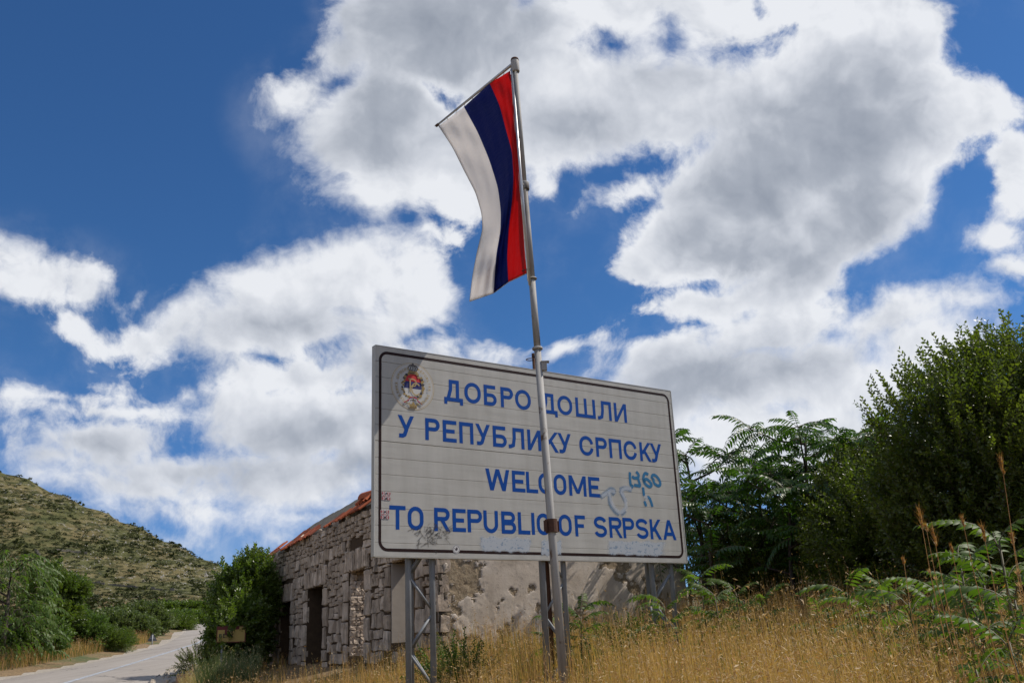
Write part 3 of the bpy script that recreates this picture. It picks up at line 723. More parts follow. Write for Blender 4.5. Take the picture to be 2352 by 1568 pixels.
    soot = spray_mat('soot_scribble', (0.05, 0.045, 0.042), 0.36, 40.0, 0.2, 0.9)
    rnd = random.Random(11); st_ = []
    for k in range(70):
        cx_, cy_ = rnd.choice(((1150, 960), (1220, 1040), (1400, 1110), (1210, 1190), (900, 1180), (980, 1250), (880, 980), (1330, 1010), (1240, 900), (1050, 950), (1480, 1020)))
        x, y = cx_ + rnd.gauss(0, 60), cy_ + rnd.gauss(0, 55); a = rnd.uniform(.2, 1.5) * rnd.choice((1, 1, -1)); L = rnd.uniform(50, 190)
        st_.append([Z(x, y), Z(x + L * .5 * math.cos(a) + rnd.uniform(-15, 15), y - L * .5 * math.sin(a)), Z(x + L * math.cos(a), y - L * math.sin(a))])
    spray('scorch_mark', st_, [rnd.uniform(.006, .018) for _ in st_], soot, 0.0024, 'dark scribbled smudge below the letters RE')
    # lattice posts: two front tubes, one rear tube, zigzag braces
    def foot(u, d): q = SGN0 + E_DIR * u - N_DIR * d; return gz(q[0], q[1]) - SGN0[2] - 0.25
    for (xa, xb, yy) in ((938, 993, 1285), (1247, 1294, 1290), (1497, 1541, 1297)):
        # place the tubes where they emerge below the board, 0.10 m behind it
        p0 = SGN0 - N_DIR * 0.10
        ua = float((on_plane(xa, yy, p0, N_DIR) - SGN0) @ E_DIR); ub = float((on_plane(xb, yy, p0, N_DIR) - SGN0) @ E_DIR)
        ln = empty('lattice_post', None, None); ln.parent = t
        tubes = [(ua, 0.11), (ub, 0.11), ((ua + ub) / 2 + 0.02, 0.11 + (ub - ua) * .85)]
        for (u, d) in tubes:
            mb = MB(); mb.tube([(u, d, foot(u, d)), (u, d, -0.25)], 0.036, 14); mb.build('tube', zinc, ln, True)
        z0 = foot(ua, 0.11) + 0.25; k = 0; pitch = 0.40
        for (i, j) in ((0, 1), (1, 2), (2, 0)):
            z = -SH - 0.16 + 0.07 * i; up = True; rows_ = []
            zt = -0.4; z = z0 + 0.12
            flip = (i % 2 == 0)
            while z + pitch < zt:
                a, b_ = (tubes[i], tubes[j]) if flip else (tubes[j], tubes[i])
                mb = MB(); mb.tube([(a[0], a[1], z), (b_[0], b_[1], z + pitch)], 0.0165, 8); mb.build('brace', zinc, ln, True)
                flip = not flip; z += pitch + 0.03
    return t
SIGN = build_sign()


# ------------------------------------------------------------------ flagpole and flag
PD = 10.9
def build_flag():
    steel, g, b = new_mat('weathered_white_pole')
    p = pos(g)
    sx = g.noise(g.mapping(p, scale=(14, 14, 0.8)), 1.0, 6, 0.65); bl = g.noise(p, 5.0, 5, 0.6)
    c = g.mix(g.sstep(sx, 0.35, 0.7), (0.40, 0.385, 0.365), (0.25, 0.24, 0.225))
    zs = g.sep(p)[2]
    rust = g.math('MULTIPLY', g.sstep(bl, 0.58, 0.66), g.sstep(sx, 0.4, 0.6))
    stain = g.math('MULTIPLY', g.math('MULTIPLY', g.sstep(zs, 6.75, 6.95), g.sstep(zs, 7.3, 7.42, 1, 0)), g.sstep(sx, 0.34, 0.55, 0.2, 0.9))
    c = g.mix(rust, c, (0.10, 0.055, 0.03)); c = g.mix(stain, c, (0.055, 0.038, 0.028))
    g.l.new(c, b.inputs['Base Color']); b.inputs['Roughness'].default_value = 0.62; b.inputs['Specular IOR Level'].default_value = 0.25
    bump(g, b, bl, 0.15, 0.005)
    rustm = simple('rusty_steel', (0.085, 0.038, 0.022), 0.8, var=0.5, scale=30, bmp=0.3)
    bright = simple('bare_aluminium', (0.52, 0.52, 0.53), 0.35, 0.6, scale=20)
    cordm = simple('white_cord', (0.55, 0.53, 0.50), 0.8)
    def pole_pt(x, y): return at_y(x, y, PD)
    base = at_y(1295, 1568, PD); top = at_y(1182, 136, PD)
    # the pole leans: straight line from foot to tip
    foot = base + (base - top) * ((base[2] - (gz(base[0], base[1]) - 0.2)) / (top[2] - base[2]))
    def along(z): k = (z - foot[2]) / (top[2] - foot[2]); return foot + (top - foot) * k
    def zpx(y, x): return at_y(x, y, PD)[2]
    t = empty('flagpole', 'tall weathered white flagpole with swivel arm in front of the welcome sign', 'flagpole', foot)
    L = lambda q: np.asarray(q, float) - foot
    zs_ = [foot[2], zpx(800, 1243), zpx(640, 1232), zpx(428, 1212), zpx(150, 1183)]
    def rad(px, y, x): d = np.linalg.norm(at_y(x, y, PD) - EYE); return px / FOC * d * 0.47
    secs = [(zs_[0], zs_[1], rad(21, 1000, 1255), rad(17, 1000, 1255)), (zs_[1], zs_[2], rad(16.5, 700, 1240), rad(16, 700, 1240)), (zs_[2], zs_[3], rad(15, 500, 1220), rad(14.5, 500, 1220)), (zs_[3], zs_[4], rad(11.5, 300, 1200), rad(11, 300, 1200))]
    for z0, z1, r0, r1 in secs:
        mb = MB(); mb.tube([L(along(z0)), L(along(z1))], [r0, r1], 20); mb.build('pole_section', steel, t, True)
    for z, r, h in ((zs_[3], 0.060, 0.11), (zs_[4] - 0.02, 0.056, 0.18), (zs_[1], 0.066, 0.03), (zs_[2], 0.064, 0.02)):
        mb = MB(); mb.tube([L(along(z - h / 2)), L(along(z - h / 2 + .012)), L(along(z + h / 2 - .012)), L(along(z + h / 2))], [r * .93, r, r, r * .93], 20); mb.build('collar', steel, t, True)
    mb = MB(); mb.tube([L(along(zs_[4] + .07)), L(along(zs_[4] + .10))], [.058, .05], 20); mb.build('end_cap', rustm, t, True)
    # rusty clamp half-way up and the small bracket on the side
    zc = zpx(1206, 1268); c = L(along(zc)); mb = MB(); mb.tube([L(along(zc - .08)), L(along(zc + .07))], 0.072, 16)
    for k in (-1, 1): q = L(along(zc)) + E_DIR * .085 * k; mb.box(q[0] - .02, q[1] - .03, q[2] - .07, q[0] + .02, q[1] + .0, q[2] + .05)
    mb.build('clamp', rustm, t)
    zb = zpx(838, 1250); q = L(along(zb)) + E_DIR * .055 + N_DIR * .04; mb = MB(); mb.box(q[0] - .035, q[1] - .03, q[2] - .07, q[0] + .03, q[1] + .03, q[2] + .03); mb.box(q[0] - .04, q[1] - .035, q[2] + .0303, q[0] + .06, q[1] + .035, q[2] + .045)
    mb.build('bracket', steel, t)
    # horizontal arm and the thin hoist rod beside the pole
    T = at_y(1174, 150, PD); d = ray(1005, 287); E = EYE + d * ((T[2] - EYE[2]) / d[2])
    adir = (E - T) / np.linalg.norm(E - T); an = np.cross(adir, [0, 0, 1.0]); an /= np.linalg.norm(an)
    mb = MB(); mb.tube([L(T - adir * .02), L(E)], [.022, .015], 10); mb.build('arm', bright, t, True)
    mb = MB(); mb.tube([L(E + adir * -.02), L(E + adir * .035)], .022, 10); mb.tube([L(E + adir * .03), L(E + adir * .08 + [0, 0, .02])], .005, 6); mb.build('arm_tip', rustm, t)
    rod_b = on_plane(1217, 655, T, an); rod_t = on_plane(1176, 160, T, an)
    mb = MB(); mb.tube([L(rod_t), L(rod_b)], .017, 10); mb.build('hoist_rod', bright, t, True)
    mb = MB(); mb.tube([L(T - adir * .05), L(along(T[2])) ], .03, 10); mb.tube([L(rod_t + (rod_b - rod_t) * .555), L(along((rod_t + (rod_b - rod_t) * .555)[2]))], .022, 8); mb.build('hinge', steel, t)
    q = rod_b + np.array([0, 0, .22]); mb = MB(); mb.tube([L(q), L(q + adir * .14 + [0, 0, .02])], .008, 6); mb.tube([L(q), L(q + [0, 0, -.14])], .008, 6); mb.build('cleat', rustm, t)
    # the flag: outlines of its seams, top to bottom, in the plane of the arm, then waved out of it
    cols = [[(1008, 290), (1040, 338), (1068, 395), (1093, 442), (1107, 490), (1109, 527), (1097, 575), (1086, 632), (1079, 692)],
            [(1066, 246), (1097, 302), (1124, 366), (1144, 430), (1151, 486), (1150, 530), (1141, 580), (1136, 630), (1134, 673)],
            [(1125, 192), (1147, 240), (1163, 300), (1177, 350), (1180, 408), (1176, 465), (1168, 530), (1165, 590), (1168, 648)],
            [(1172, 163), (1178, 222), (1184, 282), (1189, 345), (1194, 408), (1198, 465), (1202, 525), (1206, 580), (1210, 628)]]
    NV, NU = 60, 12
    def samp(poly, s):
        P = np.array(poly, float); k = np.linspace(0, 1, len(P)); return np.stack([np.interp(s, k, P[:, 0]), np.interp(s, k, P[:, 1])], -1)
    def smooth(P):
        for _ in range(3): P = np.concatenate([P[:1], (P[:-2] + 2 * P[1:-1] + P[2:]) / 4, P[-1:]])
        return P
    s = np.linspace(0, 1, NV); edge = [smooth(samp(c_, s)) for c_ in cols]
    V, F, MI = [], [], []; cnt = NU * 3 + 1
    for j in range(NV):
        for i in range(cnt):
            b_ = min(i // NU, 2); k = (i - b_ * NU) / NU
            q = edge[b_][j] * (1 - k) + edge[b_ + 1][j] * k
            u = i / (cnt - 1); v = s[j]
            wv = 0.11 * math.sin(v * 5.2 + u * 3.4 + .4) * v * (1 - u ** 3) + 0.03 * math.sin(v * 13 - u * 6.5) * (.2 + v) * (1 - u ** 4) + 0.009 * math.sin(u * 46 + v * 9) * (0.3 + 1.4 * abs(v - .5)) + 0.012 * math.sin(u * 9 + v * 26 + 2 * math.sin(v * 7)) * (1 - u) + .016 * math.sin(u * 18 - v * 34) * max(0, .35 - v) * 3
            wv += 0.18 * max(0, v - .72) * math.sin((u - .2) * 9) * (1 - u)
            p_ = on_plane(q[0], q[1], T + an * wv, an)
            V.append(p_)
    for j in range(NV - 1):
        for i in range(cnt - 1):
            F.append((j * cnt + i, j * cnt + i + 1, (j + 1) * cnt + i + 1, (j + 1) * cnt + i)); MI.append(min(i // NU, 2))
    V = np.array(V); fp = V[0].copy()
    def cloth(name, c0):
        m, g, b = new_mat(name)
        w = g.noise(g.mapping(ocoord(g), scale=(1, 1, 3)), 160, 2); c = g.mix(w, [k * .92 for k in c0], c0)
        g.l.new(c, b.inputs['Base Color']); b.inputs['Roughness'].default_value = .75
        b.inputs['Sheen Weight'].default_value = .15
        bump(g, b, g.math('ADD', w, g.math('MULTIPLY', g.noise(g.mapping(ocoord(g), rot=(.3, .5, .2), scale=(3, 3, 12)), 2.2, 5, .6), 9.0)), .35, .012)
        tr = g.n.new('ShaderNodeBsdfTranslucent'); g.l.new(c, tr.inputs[0]); mx = g.n.new('ShaderNodeMixShader'); mx.inputs[0].default_value = .64
        g.l.new(b.outputs[0], mx.inputs[1]); g.l.new(tr.outputs[0], mx.inputs[2]); g.l.new(mx.outputs[0], g.n['Material Output'].inputs[0]); return m
    fl = mesh_np('flag', V - fp, np.array(F), [cloth('white_cloth', (.86, .83, .81)), cloth('blue_cloth', (.003, .024, .205)), cloth('red_cloth', (.72, .012, .016))], mi=MI, smooth=True)
    fl.location = fp.tolist()
    so = fl.modifiers.new('thickness', 'SOLIDIFY'); so.thickness = .003
    tag(fl, 'red, blue and white striped flag hanging from the pole arm', 'flag')
    # hem, clips along arm and rod
    mb = MB(); mb.tube([V[j * cnt] - fp for j in range(NV)], .006, 5); mb.tube([V[(NV - 1) * cnt + i] - fp for i in range(cnt)], .005, 5); mb.build('hem', cloth('white_hem', (.66, .64, .62)), fl)
    for i in range(0, cnt, 4):
        a = V[i]; k = (a - T) @ adir; q = T + adir * k; mb = MB(); mb.tube([a - fp, (a + q) / 2 - fp + an * .012, q - fp], .006, 5); mb.build('clip', cordm, fl)
    for j in range(3, NV, 5):
        a = V[j * cnt + cnt - 1]; q = rod_t + (rod_b - rod_t) * np.clip(((a[2] - rod_t[2]) / (rod_b[2] - rod_t[2])), 0, 1); mb = MB(); mb.tube([a - fp, (a + q) / 2 - fp + [0, 0, .01], q - fp], .006, 5); mb.build('clip', cordm, fl)
    mb = MB(); mb.tube([rod_t + adir * .035 + (rod_b - rod_t) * k - fp + an * .004 * math.sin(k * 20) for k in np.linspace(0.02, .98, 20)], .005, 5); mb.build('hoist_cord', cordm, fl)
    # rusty post stub standing behind the board
    d0 = SGN0 - N_DIR * .35; tp = on_plane(1226, 812, d0, N_DIR); g0 = gz(tp[0], tp[1])
    t2 = empty('rusty_post', 'thin rusty post with a wire ring sticking up behind the welcome board', 'post', (tp[0], tp[1], g0))
    h = tp[2] - g0; mb = MB(); mb.tube([(0.05, 0, -.2), (0, 0, h - .07)], [.03, .028], 12); mb.build('shaft', rustm, t2, True)
    mb = MB(); mb.tube([(0, 0, h - .065), (0, 0, h)], .032, 12); mb.build('end_cap', rustm, t2, True)
    mb = MB(); mb.tube([(-.055 + .058 * math.cos(a), .055 * math.sin(a), h - .085) for a in np.linspace(0, 2 * math.pi, 16)], .007, 6); mb.build('wire_ring', rustm, t2, True)
build_flag()
# ------------------------------------------------------------------ ruined stone house
HA = math.radians(-27.5)                     # its long stone wall runs this way, seen from the near corner
HD = np.array([math.sin(HA), math.cos(HA), 0.0])              # along the stone wall, away from the camera
HP = np.array([math.cos(HA), -math.sin(HA), 0.0])             # along the plastered wall, to the right
HC = at_y(1010, 1500, 19.0); HC[2] = 0.0
HWID = 6.0
def hx(px, py):
    """(distance along the stone wall, height) of a point of the photograph (2352 px wide) on the stone wall"""
    q = on_plane(px, py, HC, HP); return float((q - HC) @ HD), float(q[2])
HLEN = hx(612, 1400)[0]
def px_(px, py):
    q = on_plane(px, py, HC, HD); return float((q - HC) @ HP), float(q[2])

def build_house():
    t = empty('ruined_house', 'roofless stone house ruin with a few orange roof tiles left, behind the welcome sign', 'house', HC, math.pi / 2 - (HA + math.pi / 2))
    # local axes: x = along the plastered wall (HP), y = along the stone wall (HD)
    z_top = hx(850, 1152)[1]
    drop = z_top - hx(614, 1283)[1]
    zt = lambda y: z_top - drop * y / HLEN + 0.04 * math.sin(y * 1.3)
    gy = lambda y, x=0: gz(*(HC + HD * y + HP * x)[:2])
    stone, g, b = new_mat('limestone')
    p = pos(g); r = orand(g)
    n = g.noise(p, 3.5, 6, 0.65); f = g.noise(p, 22.0, 5, 0.65); st = g.noise(g.mapping(p, scale=(3, 3, .5)), 1.6, 5, .6)
    c = g.mix(r, (0.42, 0.33, 0.25), (0.70, 0.575, 0.46))
    c = g.mix(g.sstep(n, .4, .7, 0, .8), c, (0.27, 0.21, 0.16)); c = g.mix(g.sstep(f, .55, .75, 0, .6), c, (0.12, 0.105, 0.09))
    c = g.mix(g.sstep(st, .52, .7, 0, .75), c, (0.085, 0.078, 0.07))
    g.l.new(c, b.inputs['Base Color']); b.inputs['Roughness'].default_value = .92; b.inputs['Specular IOR Level'].default_value = .2
    bump(g, b, f, .5, .02)
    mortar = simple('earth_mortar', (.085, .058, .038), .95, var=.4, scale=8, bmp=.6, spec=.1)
    plas, g, b = new_mat('flaking_plaster')
    p = pos(g); a = g.n.new('ShaderNodeAttribute'); a.attribute_name = 'bare'; ba = a.outputs['Fac']
    n = g.noise(p, 2.0, 6, .65); f = g.noise(p, 16.0, 6, .7); v = g.voronoi(p, 7.0, out='Color')
    base = g.mix(g.sstep(n, .3, .7), (.56, .465, .37), (.74, .64, .535)); base = g.mix(g.sstep(f, .52, .70, 0, .7), base, (.34, .27, .205)); base = g.mix(g.sstep(g.noise(g.mapping(p, scale=(2.5, 2.5, .5)), 1.5, 5, .65), .5, .75, 0, .6), base, (.38, .31, .24))
    rub = g.mix(g.sstep(f, .3, .7), (.26, .19, .12), (.46, .36, .245)); rub = g.mix(g.math('MULTIPLY', v, .4), rub, (.36, .29, .2))
    c = g.mix(g.sstep(ba, .35, .6), base, rub)
    so = g.n.new('ShaderNodeAttribute'); so.attribute_name = 'soot'
    c = g.mix(g.math('MULTIPLY', g.sstep(g.math('ADD', so.outputs['Fac'], g.math('MULTIPLY_ADD', f, .7, -.35)), .25, .75), .93), c, (.03, .026, .022))
    g.l.new(c, b.inputs['Base Color']); b.inputs['Roughness'].default_value = .95; b.inputs['Specular IOR Level'].default_value = .15
    bump(g, b, g.math('ADD', g.math('MULTIPLY', f, g.sstep(ba, .3, .6, .25, 1)), g.math('MULTIPLY', v, g.sstep(ba, .35, .6, 0, .6))), .7, .03)
    lime = simple('old_limewash', (.42, .37, .32), .95, var=.2, scale=3, bmp=.2, spec=.1)

    # openings in the stone wall (y0, y1, sill, head)
    OP = []
    for (xl, xr, yt, yb) in ((640, 664, 1383, 1512), (701, 738, 1348, 1530), (796, 834, 1309, 1505), (893, 951, 1284, 1474)):
        ya = hx(xl, (yt + yb) / 2)[0]; yb_ = hx(xr, (yt + yb) / 2)[0]
        OP.append((min(ya, yb_), max(ya, yb_), hx((xl + xr) / 2, yb)[1], hx((xl + xr) / 2, yt)[1]))
    TH = .55
    zb = -0.6
    # the wall's earth-mortared core, pierced by the openings
    ys = sorted(set([0.09, HLEN] + [v for o in OP for v in o[:2]]))
    mb = MB()
    for y0, y1 in zip(ys[:-1], ys[1:]):
        o = next((o for o in OP if abs(o[0] - y0) < 1e-6), None)
        n = max(1, int((y1 - y0) / .5)); L = np.linspace(y0, y1, n + 1)
        spans = [(zb, None)] if o is None else [(zb, o[2]), (o[3], None)]
        for za, ze in spans:
            for q0, q1 in zip(L[:-1], L[1:]):
                mb.box(.05, q0, za, TH, q1, (ze if ze is not None else zt((q0 + q1) / 2) + .03 + random.uniform(-.03, .03)))
    mb.build('stone_wall', mortar, t)

    # stones: courses of random heights broken into random lengths
    meshes = []
    for k in range(14):                      # 14 unit stones, 1 x 1 on the face, irregular outline
        r_ = random.Random(100 + k); cs = []; j = [r_.uniform(-.22, .22) for _ in range(8)]
        for i in range(8):
            a = 2 * math.pi * (i + j[i] * (.5 if i % 2 else 1)) / 8; e = max(abs(math.cos(a)), abs(math.sin(a)))
            cs.append((.5 * math.cos(a) / e * r_.uniform(.88, 1.03), .5 * math.sin(a) / e * r_.uniform(.88, 1.03)))
        vs = [(0.55, x, z) for x, z in cs] + [(-.25 + r_.uniform(-.1, .1), x * .985, z * .985) for x, z in cs] + [(-.5 + r_.uniform(-.25, .2), x * .92 + r_.uniform(-.03, .03), z * .92 + r_.uniform(-.03, .03)) for x, z in cs] + [(-.55 + r_.uniform(-.12, .12), 0, 0)]
        fs = [(i, (i + 1) % 8, 8 + (i + 1) % 8, 8 + i) for i in range(8)] + [(8 + i, 8 + (i + 1) % 8, 16 + (i + 1) % 8, 16 + i) for i in range(8)] + [(16 + i, 16 + (i + 1) % 8, 24) for i in range(8)]
        me = bpy.data.meshes.new('stone'); me.from_pydata(vs, [], [f_[::-1] for f_ in fs]); me.materials.append(stone); me.update(); meshes.append(me)
    todo = []                                # (y, z, length, height, depth, tilt)
    def free(y0, y1, z0, z1):
        return not any(y0 < o[1] - .02 and y1 > o[0] + .02 and z0 < o[3] - .02 and z1 > o[2] + .02 for o in OP)
    R = random.Random(5)
    for o in OP:                             # thin upright lintel stones and big jamb blocks
        y = o[0] - .28; 
        while y < o[1] + .25:
            w = R.uniform(.09, .16); h = R.uniform(.42, .56); todo.append((y + w / 2, o[3] + h / 2, w * 1.0, h, .10, R.uniform(-.05, .05))); y += w + .012
        for ye, sg in ((o[0], -1), (o[1], 1)):
            z = o[2] - .2
            while z < o[3] - .02:
                h = min(R.uniform(.30, .62), o[3] - z); w = R.uniform(.28, .5); todo.append((ye + sg * w / 2, z + h / 2, w, h - .015, .09, 0)); z += h
    taken = [(y - w / 2, y + w / 2, z - h / 2, z + h / 2) for y, z, w, h, d, a in todo]
    z = zb + .3
    while z < z_top - .02:
        h = min(R.choice((.12, .17, .22, .27, .34)) * R.uniform(.9, 1.1), z_top - z + .05)
        if z > z_top - .6: h = R.uniform(.10, .18)
        y = 0.0
        while y < HLEN:
            w = R.uniform(.18, .55) if h > .18 else R.uniform(.13, .36)
            w = min(w, HLEN - y)
            if w < .1: break
            if free(y, y + w, z, z + h) and z + h < zt(y + w / 2) + .06:
                hit = any(y < q[1] - .04 and y + w > q[0] + .04 and z < q[3] - .04 and z + h > q[2] + .04 for q in taken)
                if not hit and z + h > gy(y) - .15:
                    if h > .3 and R.random() < .4:
                        k_ = R.uniform(.4, .6); todo.append((y + w / 2, z + h * k_ / 2, w - .02, h * k_ - .015, .09, R.uniform(-.04, .04))); todo.append((y + w / 2, z + h * (1 + k_) / 2, w - .02, h * (1 - k_) - .015, .09, R.uniform(-.04, .04)))
                    else: todo.append((y + w / 2, z + h / 2 + R.uniform(-.03, .03), w * R.uniform(.9, 1.02) - .01, h * R.uniform(.88, 1.04) - .008, R.uniform(.06, .14), R.uniform(-.10, .10)))
                    y += w; continue
            y += .1
        z += h
    def size(q): return q[2] * q[3] / (np.linalg.norm(HC + HD * q[0] - EYE) ** 3)
    vis = [q for q in todo if q[1] + q[3] / 2 > gy(q[0]) + .1]
    vis.sort(key=size, reverse=True); big = vis[:300]; rest = vis[300:]
    def place(q):
        y, z, w, h, d, a = q; return Matrix.Translation((.05, y, z)) @ Matrix.Rotation(a, 4, 'X') @ Matrix.Diagonal((d, w * 1.04, h * 1.04, 1))
    for q in big:
        o = bpy.data.objects.new('stone', R.choice(meshes)); COL.objects.link(o); o.parent = t; o.matrix_local = place(q)
    mb = MB()
    for q in rest:
        me = R.choice(meshes); Mx = place(q); mb.add([Mx @ v.co for v in me.vertices], [tuple(p_.vertices) for p_ in me.polygons])
    tag(mb.build('small_stones', stone, t), kind='stuff')
    # loose cap stones along the top of the wall
    mb = MB(); tops = []
    for k in range(46):
        y = .2 + k * HLEN / 46 + R.uniform(-.1, .1); Mx = Matrix.Translation((.2 + R.uniform(-.12, .2), y, zt(y) + R.uniform(-.05, .04))) @ Matrix.Rotation(R.uniform(-.5, .5), 4, 'X') @ Matrix.Rotation(R.uniform(-.6, .6), 4, 'Z') @ Matrix.Diagonal((R.uniform(.18, .3), R.uniform(.15, .34), R.uniform(.1, .2), 1))
        o = bpy.data.objects.new('cap_stone', R.choice(meshes)); COL.objects.link(o); o.parent = t; o.matrix_local = Mx

    # plastered wall: one sheet whose flaked-off patches lie 3 cm deeper, on a solid wall behind
    NX, NZ = 230, 190
    zc = px_(1010, 1075)[1]; zr = px_(1588, 1180)[1] + .35
    U = np.linspace(0, HWID, NX); W = np.linspace(0, 1, NZ); rng = np.random.default_rng(3)
    def fbm(x, z, s, o=5):
        v = 0; a = 1; tot = 0
        for k in range(o):
            ph = rng.uniform(0, 6.28, 6); an = rng.uniform(0, 6.28, 3)
            v = v + a * sum(np.sin((x * np.cos(w) + z * np.sin(w)) * s * 6.28 + p1 + 1.3 * np.sin((x * np.sin(w) - z * np.cos(w)) * s * 5 + p2)) for w, p1, p2 in zip(an, ph[:3], ph[3:])) / 3; tot += a; a *= .55; s *= 2.03
        return v / tot
    top = np.interp(U, [0, .15, 2.2, 4.5, HWID], [zc, zc - .1, zc - .35, zc - .9, zr])
    X, T_ = np.meshgrid(U, W, indexing='ij'); Z = zb + (top[:, None] - zb) * T_
    n = .75 * fbm(X, Z, .6) + .6 * fbm(X, Z, 1.9) + .25 * fbm(X, Z, 4.0) + .12 * fbm(X, Z, 11.0)
    # the big bare patches of the photograph: upper left, lower left, a few small ones
    def spot(px, py, rx, rz): x_, z_ = px_(px, py); return np.exp(-(((X - x_) / rx) ** 2 + ((Z - z_) / rz) ** 2))
    bias = 1.1 * spot(1070, 1330, .42, .45) + .8 * spot(1030, 1430, .25, .5) + .75 * spot(1120, 1480, .5, .22) + .35 * spot(1225, 1350, .2, .14) + .4 * spot(1170, 1352, .2, .12) + .35 * spot(1235, 1400, .12, .25) + .6 * spot(1430, 1310, .5, .3) + .6 * spot(1490, 1350, .5, .4) + .6 * spot(1300, 1420, .6, .25) + .9 * np.exp(-((X) / .12) ** 2) + .5 * np.exp(-((Z - gy(0)) / .35) ** 2)
    bare = 1 / (1 + np.exp(-(n * 1.0 + bias - .50) * 60))
    soot = 0.95 * np.exp(-((X - .02) / .20) ** 2) * np.clip((Z + .2) / .4, 0, 1) * np.clip(1.5 - .25 * Z, .3, 1)
    crack = np.clip(1 - np.abs(fbm(X, Z, .45, 6)) / .02, 0, 1) * (fbm(X, Z, .3) > 0)
    D = .012 * crack + bare * (.017 + .010 * fbm(X, Z, 4.0)) + .006 * fbm(X, Z, 1.2) + np.where((T_ > .97), .05 * (fbm(X, Z, 2) + .5), 0)
    V = np.stack([X + .002, D - .001, Z + np.where(T_ > .98, .05 * fbm(X, 0 * Z, 1.6), 0)], -1).reshape(-1, 3)
    i, j = np.meshgrid(np.arange(NX - 1), np.arange(NZ - 1), indexing='ij')
    F = np.stack([i * NZ + j, (i + 1) * NZ + j, (i + 1) * NZ + j + 1, i * NZ + j + 1], -1).reshape(-1, 4)
    mesh_np('plaster_wall', V, F, plas, t, attrs={'bare': bare.ravel(), 'soot': soot.ravel()})
    mb = MB()
    for k in range(24):
        x0, x1 = HWID * k / 24, HWID * (k + 1) / 24; mb.box(x0 + (.002 if k == 0 else 0), .075, zb, x1, .5, float(np.interp((x0 + x1) / 2, U, top)) - .02 + random.uniform(-.05, .05))
    mb.build('wall_core', mortar, t)
    # corner quoins of the plastered end, blackened
    for k in range(11):
        z = zb + .5 + k * .38
        if z < z_top - .3:
            o = bpy.data.objects.new('corner_stone', meshes[k % 14]); COL.objects.link(o); o.parent = t
            o.matrix_local = Matrix.Translation((.13, .035, z)) @ Matrix.Rotation(math.pi / 2, 4, 'Z') @ Matrix.Diagonal((.05, .22 + .1 * (k % 2), .36, 1))
    # back wall, far wall and the cross walls seen through the openings
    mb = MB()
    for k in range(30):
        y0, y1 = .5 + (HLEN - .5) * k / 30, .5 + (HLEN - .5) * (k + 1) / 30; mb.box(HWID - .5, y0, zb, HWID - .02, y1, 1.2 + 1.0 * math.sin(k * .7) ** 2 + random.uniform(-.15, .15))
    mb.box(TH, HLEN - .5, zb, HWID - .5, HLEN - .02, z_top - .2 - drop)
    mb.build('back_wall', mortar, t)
    # the reveals that catch the sun: limewashed in the near opening, bare rubble in the next
    mb = MB(); mb.box(.06, OP[3][1] - .035, OP[3][2], TH + .01, OP[3][1] + .002, OP[3][3] - .01); mb.build('limewashed_reveal', lime, t)
    z = OP[2][2] - .2
    while z < OP[2][3]:
        h = R.uniform(.09, .17); x = .08
        while x < TH - .02:
            w = R.uniform(.10, .2); o = bpy.data.objects.new('rubble_stone', R.choice(meshes)); COL.objects.link(o); o.parent = t
            o.matrix_local = Matrix.Translation((x + w / 2, OP[2][1] - .01, z + h / 2)) @ Matrix.Rotation(math.pi / 2, 4, 'Z') @ Matrix.Rotation(R.uniform(-.2, .2), 4, 'X') @ Matrix.Diagonal((.10, w * 1.05, h * 1.05, 1)); x += w
        z += h
    # unseen ceiling and walls, added to block the sun and keep the far openings dark
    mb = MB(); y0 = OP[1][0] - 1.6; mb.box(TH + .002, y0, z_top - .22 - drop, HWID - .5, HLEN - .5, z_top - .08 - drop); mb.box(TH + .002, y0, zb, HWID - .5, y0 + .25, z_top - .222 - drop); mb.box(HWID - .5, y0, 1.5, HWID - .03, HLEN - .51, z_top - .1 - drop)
    mb.build('sun_block', mortar, t)
    # strip of roof left over the wall: lichen-grey deck and the remaining clay tiles
    deckm = simple('lichen_grey_slab', (.15, .135, .112), .95, var=.75, scale=5, bmp=.8, spec=.1)
    tile = simple('clay_tile', (.40, .105, .045), .8, var=.35, scale=7, bmp=.2, spec=.25)
    tile2 = simple('old_clay_tile', (.24, .072, .042), .85, var=.4, scale=9, bmp=.3, spec=.2)
    sl = math.radians(37); y_a, y_b = 1.35, HLEN + .1
    def roof(x, y, lift=0): return (x, y, z_top - drop * y / HLEN + .10 + (x - .1) * math.tan(sl) + lift)
    mb = MB(); L = np.linspace(y_a + .6, y_b, 40)
    for y0, y1 in zip(L[:-1], L[1:]):
        w0 = 1.6 + .05 * math.sin(y0 * 2) + .05 * math.sin(y0 * 7.3); w1 = 1.6 + .05 * math.sin(y1 * 2) + .05 * math.sin(y1 * 7.3)
        v = [roof(.05, y0), roof(w0, y0), roof(w1, y1), roof(.05, y1)]; v += [(a, b_, c_ - .09) for a, b_, c_ in v]
        mb.add(v, [(0, 1, 2, 3), (7, 6, 5, 4), (0, 4, 5, 1), (1, 5, 6, 2), (2, 6, 7, 3), (3, 7, 4, 0)])
    mb.build('roof_slab', deckm, t)
    # one ribbed tile: two rolls and a flat, about 24 x 40 cm
    prof = [(0, .0), (.02, .03), (.05, .04), (.08, .03), (.10, .0), (.125, .0), (.145, .03), (.175, .04), (.205, .03), (.225, .0)]
    vs = []
    for xx in (0, .42):
        for (yy, zz) in prof: vs.append((xx, yy, zz + .015))
        for (yy, zz) in prof: vs.append((xx, yy, zz))
